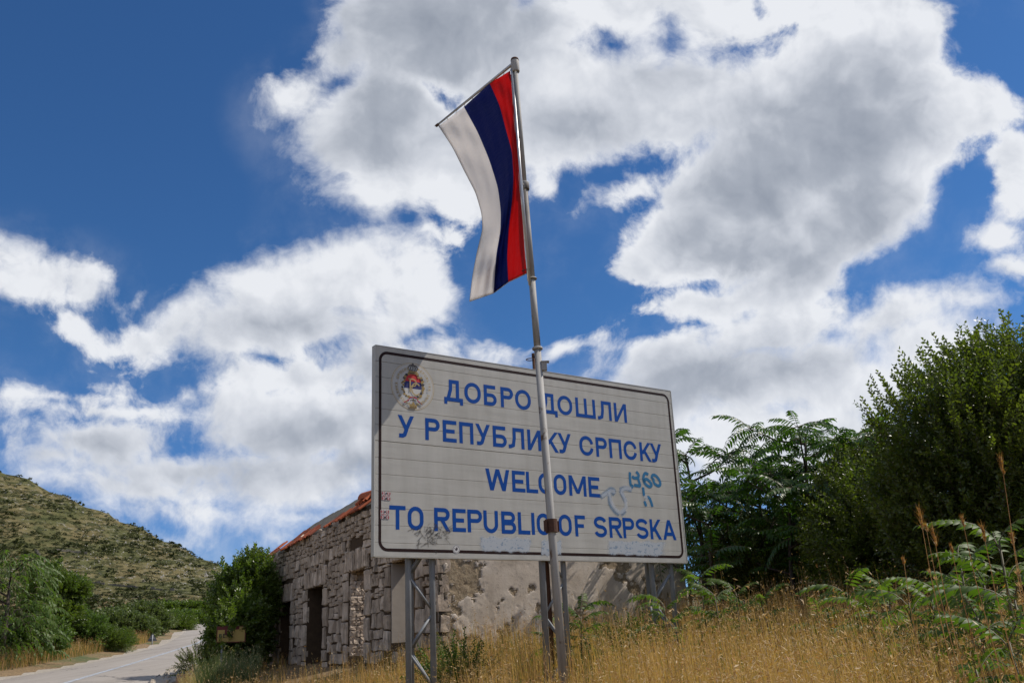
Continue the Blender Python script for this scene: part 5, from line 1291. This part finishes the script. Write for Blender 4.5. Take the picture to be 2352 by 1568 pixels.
# ------------------------------------------------------------------ dry grass
def build_grass():
    rng = np.random.default_rng(21)
    STRAW = leaf_mat('straw_stem', (.31, .160, .060), (.64, .395, .175), .32, .55, .25, scale=2.6, rnd=.5)
    HEAD = leaf_mat('pale_oat_head', (.46, .31, .14), (.66, .50, .28), .35, .5, .35, scale=3.0, tcol=(1.2, 1.1, .8))
    RUST = leaf_mat('brown_seed_head', (.30, .135, .045), (.42, .20, .07), .3, .6, .25, scale=3.0)
    GRN = leaf_mat('green_grass_blade', (.07, .105, .022), (.14, .165, .045), .3, .5, .3, scale=2.0)
    def field(name, X, Y, h, wid, green, heads, mats, straight=1.0, brown=.25):
        n = len(X); Z = ground_z(X, Y) - .03; wid = np.broadcast_to(np.asarray(wid, float), (n,))
        th = rng.uniform(0, 6.28, n); lean = rng.normal(size=(n, 2)) * .13 * straight + np.array([-.05, .02]); w = wid * rng.uniform(.7, 1.3, n)
        cx_, sy_ = np.cos(th) * w, np.sin(th) * w
        P0 = np.stack([X, Y, Z], 1); P1 = P0 + np.stack([lean[:, 0] * h * .35, lean[:, 1] * h * .35, h * .55], 1); P2 = P0 + np.stack([lean[:, 0] * h, lean[:, 1] * h, h * .985], 1)
        o = np.stack([cx_, sy_, 0 * w], 1)
        V = np.stack([P0 - o, P0 + o, P1 - o * .8, P1 + o * .8, P2], 1)           # n,5,3
        F = np.array([(0, 1, 3), (0, 3, 2), (2, 3, 4)])
        Fa = (F[None] + (np.arange(n) * 5)[:, None, None]).reshape(-1, 3); Ma = np.repeat(np.where(green, 3, 0), 3)
        Vs, Fs, Ms = [V.reshape(-1, 3)], [Fa], [Ma]; off = n * 5
        for k in range(heads):                                                    # spikelets: small diamonds on the upper stem
            s = rng.random(n) < (.5 if k < 3 else .3); m = int(s.sum()); t_ = (1.02 - .26 * rng.random(m) ** 1.6)[:, None]
            c = P1[s] + (P2[s] - P1[s]) * ((t_ - .55) / .45)
            d = rng.normal(size=(m, 3)) * np.array([.8, .8, .5]) + np.array([0, 0, .5]); d /= np.linalg.norm(d, axis=1)[:, None]
            L = (rng.uniform(.018, .036, m) * (wid[s] / .0018) ** .5)[:, None]; sd = np.cross(d, rng.normal(size=(m, 3))); sd /= np.linalg.norm(sd, axis=1)[:, None] + 1e-6
            q = c + d * .006; W = L * rng.uniform(.06, .12, m)[:, None]
            v = np.stack([q, q + d * L * .45 + sd * W, q + d * L, q + d * L * .45 - sd * W], 1)
            f = np.array([(0, 1, 2), (0, 2, 3)]); Fs.append((f[None] + (np.arange(m) * 4)[:, None, None] + off).reshape(-1, 3)); Vs.append(v.reshape(-1, 3)); off += m * 4
            br = rng.random(m) < brown; Ms.append(np.repeat(np.where(br, 2, 1), 2))
        return tag(mesh_np(name, np.concatenate(Vs), np.concatenate(Fs), mats, mi=np.concatenate(Ms)), kind='stuff')
    mats = [STRAW, HEAD, RUST, GRN]
    # the bank: denser near the camera in the way a field seen at grazing angle needs
    def sample(n, a0, a1, d0, d1, pw):
        a = np.radians(rng.uniform(a0, a1, n)); d = d0 + (d1 - d0) * rng.random(n) ** pw; return d * np.sin(a), d * np.cos(a)
    Xa, Ya = sample(34000, -17, 42, 2.6, 7.0, .9); Xb, Yb = sample(30000, -17, 42, 7.0, 20.0, 1.0); X = np.concatenate([Xa, Xb]); Y = np.concatenate([Ya, Yb])
    s = X - lerp_y(ROAD_R, Y)
    hn = (X - HC[0]) * HP[0] + (Y - HC[1]) * HP[1]; hd = (X - HC[0]) * HD[0] + (Y - HC[1]) * HD[1]
    keep = (s > 1.3 + .5 * wob(X, Y, .8)) & ~((hn > -.12) & (hd > -.12) & (hn < HWID) & (hd < HLEN))
    X, Y, hn, hd = X[keep], Y[keep], hn[keep], hd[keep]; d = np.hypot(X, Y); az = np.degrees(np.arctan2(X, Y))
    patch = wob(X * 1.3, Y * 1.3, 1.0) + .5 * wob(X, Y, .45)
    green = rng.random(len(X)) < np.clip(.08 + .34 * (patch > .4) + .25 * (hd > -2.2) * (hn > -1) * (hn < 4), 0, .55)
    h = (.66 + .18 * patch.clip(-1, 1) + .05 * np.clip(az / 15, -1, 1)) * rng.uniform(.62, 1.25, len(X))
    h *= np.where(az < -4, .88, 1.0) * np.where(rng.random(len(X)) < .07, 1.38, 1.0) * np.interp(d, [2.6, 4.0, 6], [.9, 1.0, 1.0]) * np.interp(az, [17, 23], [1.0, .86]) * np.where((np.abs(az - 1.8) < 2.6) & (d < 11.5), .62, 1.0)
    h *= np.where(green, .8, 1.0)
    field('dry_grass', X, Y, h, np.interp(d, [3, 8, 20], [.0017, .0028, .0050]), green, 4, mats, .55)
    # short leafy undergrowth of straw and green
    X, Y = sample(21000, -17, 42, 2.4, 20.0, 1.1); s = X - lerp_y(ROAD_R, Y)
    hn = (X - HC[0]) * HP[0] + (Y - HC[1]) * HP[1]; hd = (X - HC[0]) * HD[0] + (Y - HC[1]) * HD[1]
    keep = (s > .9) & ~((hn > -.08) & (hd > -.08) & (hn < HWID) & (hd < HLEN)); X, Y = X[keep], Y[keep]; d = np.hypot(X, Y)
    field('short_grass', X, Y, rng.uniform(.15, .38, len(X)), np.interp(d, [3, 8, 20], [.003, .004, .006]), rng.random(len(X)) < .42, 0, mats, 2.6)
    # both verges of the road further on
    Y = rng.uniform(20, 110, 22000) ; Y = 20 + (Y - 20) * rng.random(len(Y)) ** .5
    left = rng.random(len(Y)) < .78; off = rng.random(len(Y)) ** 1.5
    X = np.where(left, lerp_y(ROAD_L, Y) - .55 - np.interp(Y, [20, 35, 60], [1.1, .7, .35]) - 3.0 * off, lerp_y(ROAD_R, Y) + 1.1 + 2.6 * off)
    hn = (X - HC[0]) * HP[0] + (Y - HC[1]) * HP[1]; hd = (X - HC[0]) * HD[0] + (Y - HC[1]) * HD[1]; k = ~((hn > -.08) & (hd > -.08)); X, Y, left = X[k], Y[k], left[k]
    field('verge_grass', X, Y, rng.uniform(.25, .75, len(X)) * np.where(left, 1, .8), .0055, rng.random(len(X)) < .38, 3, mats, 1.8, .45)

    # the tall stalks with bristly heads in front of the dark tree
    ST = [(2115, 1192, 2180, 5.0, .095, 'tallest bristly grass stalk of the left pair, its fat head against the dark tree'), (2146, 1235, 2210, 5.1, .085, 'bristly grass stalk with a long brown head right of the tallest pair'),
          (2302, 1072, 2350, 4.6, .07, 'very tall bare grass stalk rising at the right edge'), (2260, 1228, 2330, 4.9, .07, 'bristly grass stalk in front of the arching sapling'),
          (2212, 1200, 2300, 5.2, .04, 'thin stalk with a small head left of the arching sapling'), (2128, 1215, 2200, 5.4, .035, 'thin stalk with small seed heads between the two bristly heads'),
          (2186, 1262, 2260, 5.3, .03, 'short thin stalk with a forked tip'), (2326, 1240, 2352, 4.7, .05, 'stalk with a small pale head near the right edge'), (2076, 1290, 2110, 5.6, .035, 'short stalk left of all the tall ones')]
    r = random.Random(31)
    for k, (x, y, xb, d, hl, lab) in enumerate(ST):
        rt = ray(x, y); kk = d / math.hypot(rt[0], rt[1]); tip = EYE + rt * kk
        rb = ray(xb, 1560); kb = d * .96 / math.hypot(rb[0], rb[1]); bx, by = rb[0] * kb, rb[1] * kb; b = np.array([bx, by, gz(bx, by)])
        t = empty('grass_stalk', lab, 'grass stalk', b, 0, 'tall seed stalks in front of the dark tree'); T = tip - b; mb = MB()
        mid = T * .5 + np.array([.02, 0, .02]); mb.tube([(0, 0, -.05), mid, T * .8, T], [.0028, .0024, .0018, .0012], 5); mb.build('stem', STRAW, t)
        ax = T - mid; ax /= np.linalg.norm(ax); mb = MB(); nb = int(50 + hl * 700)
        for q in range(nb):                                                       # grains and long awns
            s = r.random(); p = T + ax * (-hl * .55 + hl * s); dd = ax + np.array([r.gauss(0, .30), r.gauss(0, .30), r.gauss(0, .12)]); dd /= np.linalg.norm(dd); sd = np.cross(dd, [r.gauss(0, 1), r.gauss(0, 1), .3]); sd /= np.linalg.norm(sd) + 1e-6
            L = r.uniform(.014, .022); mb.add([p, p + dd * L * .5 + sd * .0035, p + dd * L, p + dd * L * .5 - sd * .0035], [(0, 1, 2), (0, 2, 3)], 0 if r.random() < .7 else 1)
            if q % 2 == 0: A = p + dd * L; mb.add([A - sd * .0006, A + sd * .0006, A + dd * hl * .45], [(0, 1, 2)], 0)
        mb.build('seed_head', [RUST, HEAD], t)
        for q in range(3 if hl < .06 else 2):
            s = r.uniform(.45, .85); p = T * s; mb = MB()
            for w in range(9): dd = ax + np.array([r.gauss(0, .4), r.gauss(0, .4), 0]); dd /= np.linalg.norm(dd); sd = np.cross(dd, [1, .2, .1]); mb.add([p, p + dd * .012 + sd * .003, p + dd * .03, p + dd * .012 - sd * .003], [(0, 1, 2), (0, 2, 3)])
            mb.build('spikelet', HEAD, t)
build_grass()


# ------------------------------------------------------------------ road signs, kerb block, hillside
def build_details():
    gal = simple('grey_post', (.30, .31, .32), .5, .3); back = simple('dull_sign_back', (.12, .125, .13), .55, .3, var=.2)
    yel = simple('faded_yellow', (.42, .30, .09), .6, var=.12); redb = simple('dark_red_print', (.12, .012, .010), .5); blk = simple('black_print', (.015, .014, .013), .5)
    # yellow place-name board half swallowed by the bush
    d = 29.15; r_ = ray(524, 1558); k = d / math.hypot(r_[0], r_[1]); x, y = r_[0] * k, r_[1] * k; g0 = gz(x, y)
    t = empty('yellow_road_sign', 'yellow place-name road sign half hidden by the bush near the road', 'road sign', (x, y, g0), math.radians(12))
    tl = at_y(500, 1438, y); br = at_y(560, 1470, y); w = .80; h = tl[2] - br[2] + .04; x0 = tl[0] - x; z1 = tl[2] - g0; z0 = z1 - h
    mb = MB(); mb.box(x0, -.03, z0, x0 + w, -.012, z1); mb.build('panel', yel, t)
    f = Flat(.030, .0006); f.path([(x0 + .012, z0 + .012), (x0 + w - .012, z0 + .012), (x0 + w - .012, z1 - .012), (x0 + .012, z1 - .012)], .024, True)
    f.rect(x0 + .024, z1 - .10, x0 + .62, z1 - .024); f.rect(x0 + .22, z1 - .24, x0 + .34, z1 - .05)
    f.build('red_band', redb, t)
    f = Flat(.032, .0004)
    for q, ch in enumerate('BERK'): glyph(f, ch, x0 + .07 + q * .105, z0 + .135, .08, .11, .02)
    glyph(f, 'V', x0 + .38, z1 - .19, .08, .09, .018); f.build('lettering', blk, t)
    mb = MB(); mb.tube([(x0 + .16, 0, -.3), (x0 + .16, 0, z1 - .02)], .03, 10); mb.build('post', gal, t, True)
    # back of a triangular warning sign across the road
    d = 58.0; r_ = ray(349, 1480); k = d / math.hypot(r_[0], r_[1]); x, y = r_[0] * k, r_[1] * k; g0 = gz(x, y)
    t = empty('triangular_sign', 'grey back of a triangular warning sign on the left road verge', 'road sign', (x, y, g0), math.radians(20))
    ap = at_y(350, 1453.5, y)[2] - g0; bz = at_y(350, 1471.5, y)[2] - g0; hw = (ap - bz) * .58
    mb = MB(); rr = .035; pr = []
    for (cx_, cz_), a0 in (((-hw + rr, bz + rr), 150), ((hw - rr, bz + rr), 270), ((0, ap - rr), 30)): pr += arc(cx_, cz_, rr, rr, a0, a0 + 120, 5)
    n = len(pr); mb.add([(a, -.03, b) for a, b in pr] + [(a, -.015, b) for a, b in pr], [tuple(range(n))[::-1] if False else tuple(range(n)), tuple(range(n, 2 * n))[::-1]] + [(q, n + q, n + (q + 1) % n, (q + 1) % n) for q in range(n)])
    mb.build('panel', back, t)
    mb = MB(); mb.box(-hw * .55, -.045, bz + .14, hw * .55, -.0305, bz + .18); mb.build('bracket', gal, t)
    mb = MB(); mb.tube([(0, -.075, -.3), (0, -.075, ap - .08)], .03, 8); mb.build('post', gal, t, True)
    # low broken block at the edge of the asphalt
    d = 27.5; r_ = ray(446, 1522); k = d / math.hypot(r_[0], r_[1]); x, y = r_[0] * k, r_[1] * k; g0 = gz(x, y)
    cm = simple('weathered_concrete', (.20, .135, .105), .95, var=.4, scale=8, bmp=.6, spec=.1); r = random.Random(4); mb = MB()
    nx, nz = 8, 4; L, H, Dp = .85, .34, .35
    for q in range(nx):
        h0, h1 = H * r.uniform(.82, 1.05), H * r.uniform(.82, 1.05); xa, xb = -L / 2 + L * q / nx, -L / 2 + L * (q + 1) / nx; o = r.uniform(-.02, .02)
        mb.add([(xa, o, -.2), (xb, o, -.2), (xb, Dp, -.2), (xa, Dp, -.2), (xa, o + .03, h0), (xb, o + .03, h1), (xb, Dp - .03, h1), (xa, Dp - .03, h0)], [(0, 3, 2, 1), (4, 5, 6, 7), (0, 1, 5, 4), (1, 2, 6, 5), (2, 3, 7, 6), (3, 0, 4, 7)])
    o = mb.build('concrete_block', cm); o.location = (x, y, g0); o.rotation_euler = (0, 0, math.radians(18)); tag(o, 'low broken reddish concrete block at the right edge of the road', 'block')

    # scrub on the hill: the largest singly, the mass as one
    rng = np.random.default_rng(44); SCR = [leaf_mat('scrub_leaf', (.030, .038, .013), (.055, .062, .022), .15, .6, .15, scale=.2), leaf_mat('scrub_leaf_light', (.050, .056, .020), (.085, .090, .034), .15, .6, .15, scale=.2)]
    def clump(n, s):
        r = np.random.default_rng(s); d = r.normal(size=(n, 3)); d /= np.linalg.norm(d, axis=1)[:, None]; d[:, 2] = np.abs(d[:, 2]) * .9 - .1
        c = d * r.uniform(.55, 1.0, n)[:, None] * lumps(d, r, 4, .3)[:, None]; u = r.normal(size=(n, 3)); u /= np.linalg.norm(u, axis=1)[:, None]; v = np.cross(u, r.normal(size=(n, 3))); v /= np.linalg.norm(v, axis=1)[:, None]; q = r.uniform(.16, .34, n)[:, None]
        V = np.stack([c - u * q, c + v * q * .8, c + u * q, c - v * q * .8], 1).reshape(-1, 3); F = (np.array([(0, 1, 2), (0, 2, 3)])[None] + (np.arange(n) * 4)[:, None, None]).reshape(-1, 3); return V, F
    big = [clump(90, k) for k in range(4)]; sm = [clump(26, 10 + k) for k in range(5)]
    N = 13000; a = rng.uniform(-34, -10, N); dd = np.concatenate([rng.uniform(120, 300, N // 4), rng.uniform(285, 460, N - N // 4)])
    X = dd * np.sin(np.radians(a)); Y = dd * np.cos(np.radians(a))
    # thickets run in bands across the slope, bare grass between
    q = np.sin(X * .045 + 1) * np.cos(Y * .05) + .8 * np.sin(X * .11 - Y * .06) + .5 * np.sin(X * .21 + Y * .17 + 2); s = X - lerp_y(ROAD_R, Y)
    keep = ((q > .1) | (rng.random(N) < .30) | ((dd < 300) & (rng.random(N) < .8))) & ((s > 3) | (s < -9)); X, Y, dd = X[keep], Y[keep], dd[keep]; n = len(X); Z = ground_z(X, Y)
    size = rng.lognormal(-.42, .42, n) * np.where(dd < 300, 1.0, .95); order = np.argsort(-size / dd); g0 = order[:160]; g1 = order[160:]
    ms = []
    for V, F in big:
        me = bpy.data.meshes.new('scrub_bush'); me.from_pydata(V.tolist(), [], F.tolist()); me.materials.append(SCR[len(ms) % 2]); me.update(); ms.append(me)
    for k in g0:
        o = bpy.data.objects.new('scrub_bush', ms[int(k) % 4]); COL.objects.link(o); o.location = (X[k], Y[k], Z[k] + .1); o.rotation_euler = (0, 0, float(rng.uniform(0, 6.28))); z = float(size[k]); o.scale = (z * 1.15, z * 1.15, z)
        tag(o, 'dark low scrub bush dotted over the dry hillside', 'bush', 'scrub bushes dotted over the dry hillside')
    Vs, Fs, Ms = [], [], []; off = 0
    for k in g1:
        V, F = sm[int(k) % 5]; c, s_ = math.cos(k), math.sin(k); z = size[k]
        W = np.stack([V[:, 0] * c - V[:, 1] * s_, V[:, 0] * s_ + V[:, 1] * c, V[:, 2]], 1) * [z * 1.15, z * 1.15, z * .95] + [X[k], Y[k], Z[k]]; Vs.append(W); Fs.append(F + off); off += len(V); Ms.append(np.full(len(F), int(k * 7) % 2))
    tag(mesh_np('hillside_scrub', np.concatenate(Vs), np.concatenate(Fs), SCR, mi=np.concatenate(Ms)), kind='stuff')
    # pale rocks in the grass of the slope
    rk = simple('hill_limestone', (.24, .225, .20), .95, var=.25, spec=.1); N = 4200; a = rng.uniform(-32, -15, N); dd = rng.uniform(288, 450, N); X = dd * np.sin(np.radians(a)); Y = dd * np.cos(np.radians(a)); q = np.sin(X * .05 + 2) + np.sin(Y * .07 + X * .03) + .6 * np.sin(X * .16); k = q > .2; X, Y = X[k], Y[k]; Z = ground_z(X, Y); n = len(X)
    base = np.array([(-1, 0, -.3), (.9, -.2, -.3), (0, 1, -.3), (0, -1, -.3), (.1, .1, .8), (.5, -.5, .5)]); F = np.array([(0, 3, 4), (3, 5, 4), (3, 1, 5), (1, 4, 5), (1, 2, 4), (2, 0, 4)])
    sz = rng.lognormal(-1.45, .45, n)[:, None, None]; V = base[None] * sz * rng.uniform(.6, 1.3, (n, 6, 3)) + np.stack([X, Y, Z], 1)[:, None]; tag(mesh_np('hillside_rocks', V.reshape(-1, 3), (F[None] + (np.arange(n) * 6)[:, None, None]).reshape(-1, 3), rk), kind='stuff')
    # dry-stone walls on the slope
    def on_hill(px, py):
        r_ = ray(px, py); lo, hi = 150.0, 600.0
        for q in np.linspace(150, 600, 900):
            p = EYE + r_ * q
            if p[2] < gz(p[0], p[1]): return p
        return EYE + r_ * 380
    wm = simple('dry_stone', (.15, .135, .11), .95, var=.4, scale=1.5, bmp=.5, spec=.1)
    for pts, lab in (([(80, 1262), (92, 1280), (108, 1300)], 'dry-stone wall running up the hill, its upper length'), ([(122, 1314), (130, 1321), (138, 1328)], 'short lower length of the dry-stone wall on the hill'),
                     ([(95, 1330), (150, 1333), (200, 1338), (260, 1344), (320, 1350), (400, 1356)], 'long dry-stone wall running level across the foot of the hill'), ([(110, 1266), (170, 1268), (200, 1272)], 'faint level dry-stone wall higher on the hill')):
        P = [on_hill(*q) for q in pts]; mb = MB(); r = random.Random(len(pts))
        for A, B in zip(P[:-1], P[1:]):
            m = max(4, int(np.linalg.norm(B[:2] - A[:2]) / 1.1)); u = (B - A)[:2] / (np.linalg.norm((B - A)[:2]) + 1e-6); nn = np.array([-u[1], u[0]])
            for q in range(m):
                c = A[:2] + (B - A)[:2] * (q + .5) / m; z = gz(c[0], c[1]); h = r.uniform(.35, .85); hl = np.linalg.norm((B - A)[:2]) / m * .55; wd_ = r.uniform(.3, .42)
                if r.random() < .28: continue
                co = [(c + u * hl * sx + nn * wd_ * sy) for sx, sy in ((-1, -1), (1, -1), (1, 1), (-1, 1))]; ct = [(c + u * hl * .9 * sx + nn * wd_ * .7 * sy) for sx, sy in ((-1, -1), (1, -1), (1, 1), (-1, 1))]
                mb.add([(a[0], a[1], z - .6) for a in co] + [(a[0], a[1], z + h * r.uniform(.85, 1)) for a in ct], [(4, 5, 6, 7), (0, 1, 5, 4), (1, 2, 6, 5), (2, 3, 7, 6), (3, 0, 4, 7)])
        tag(mb.build('dry_stone_wall', wm), lab, 'wall', 'dry-stone walls on the hillside')
build_details()
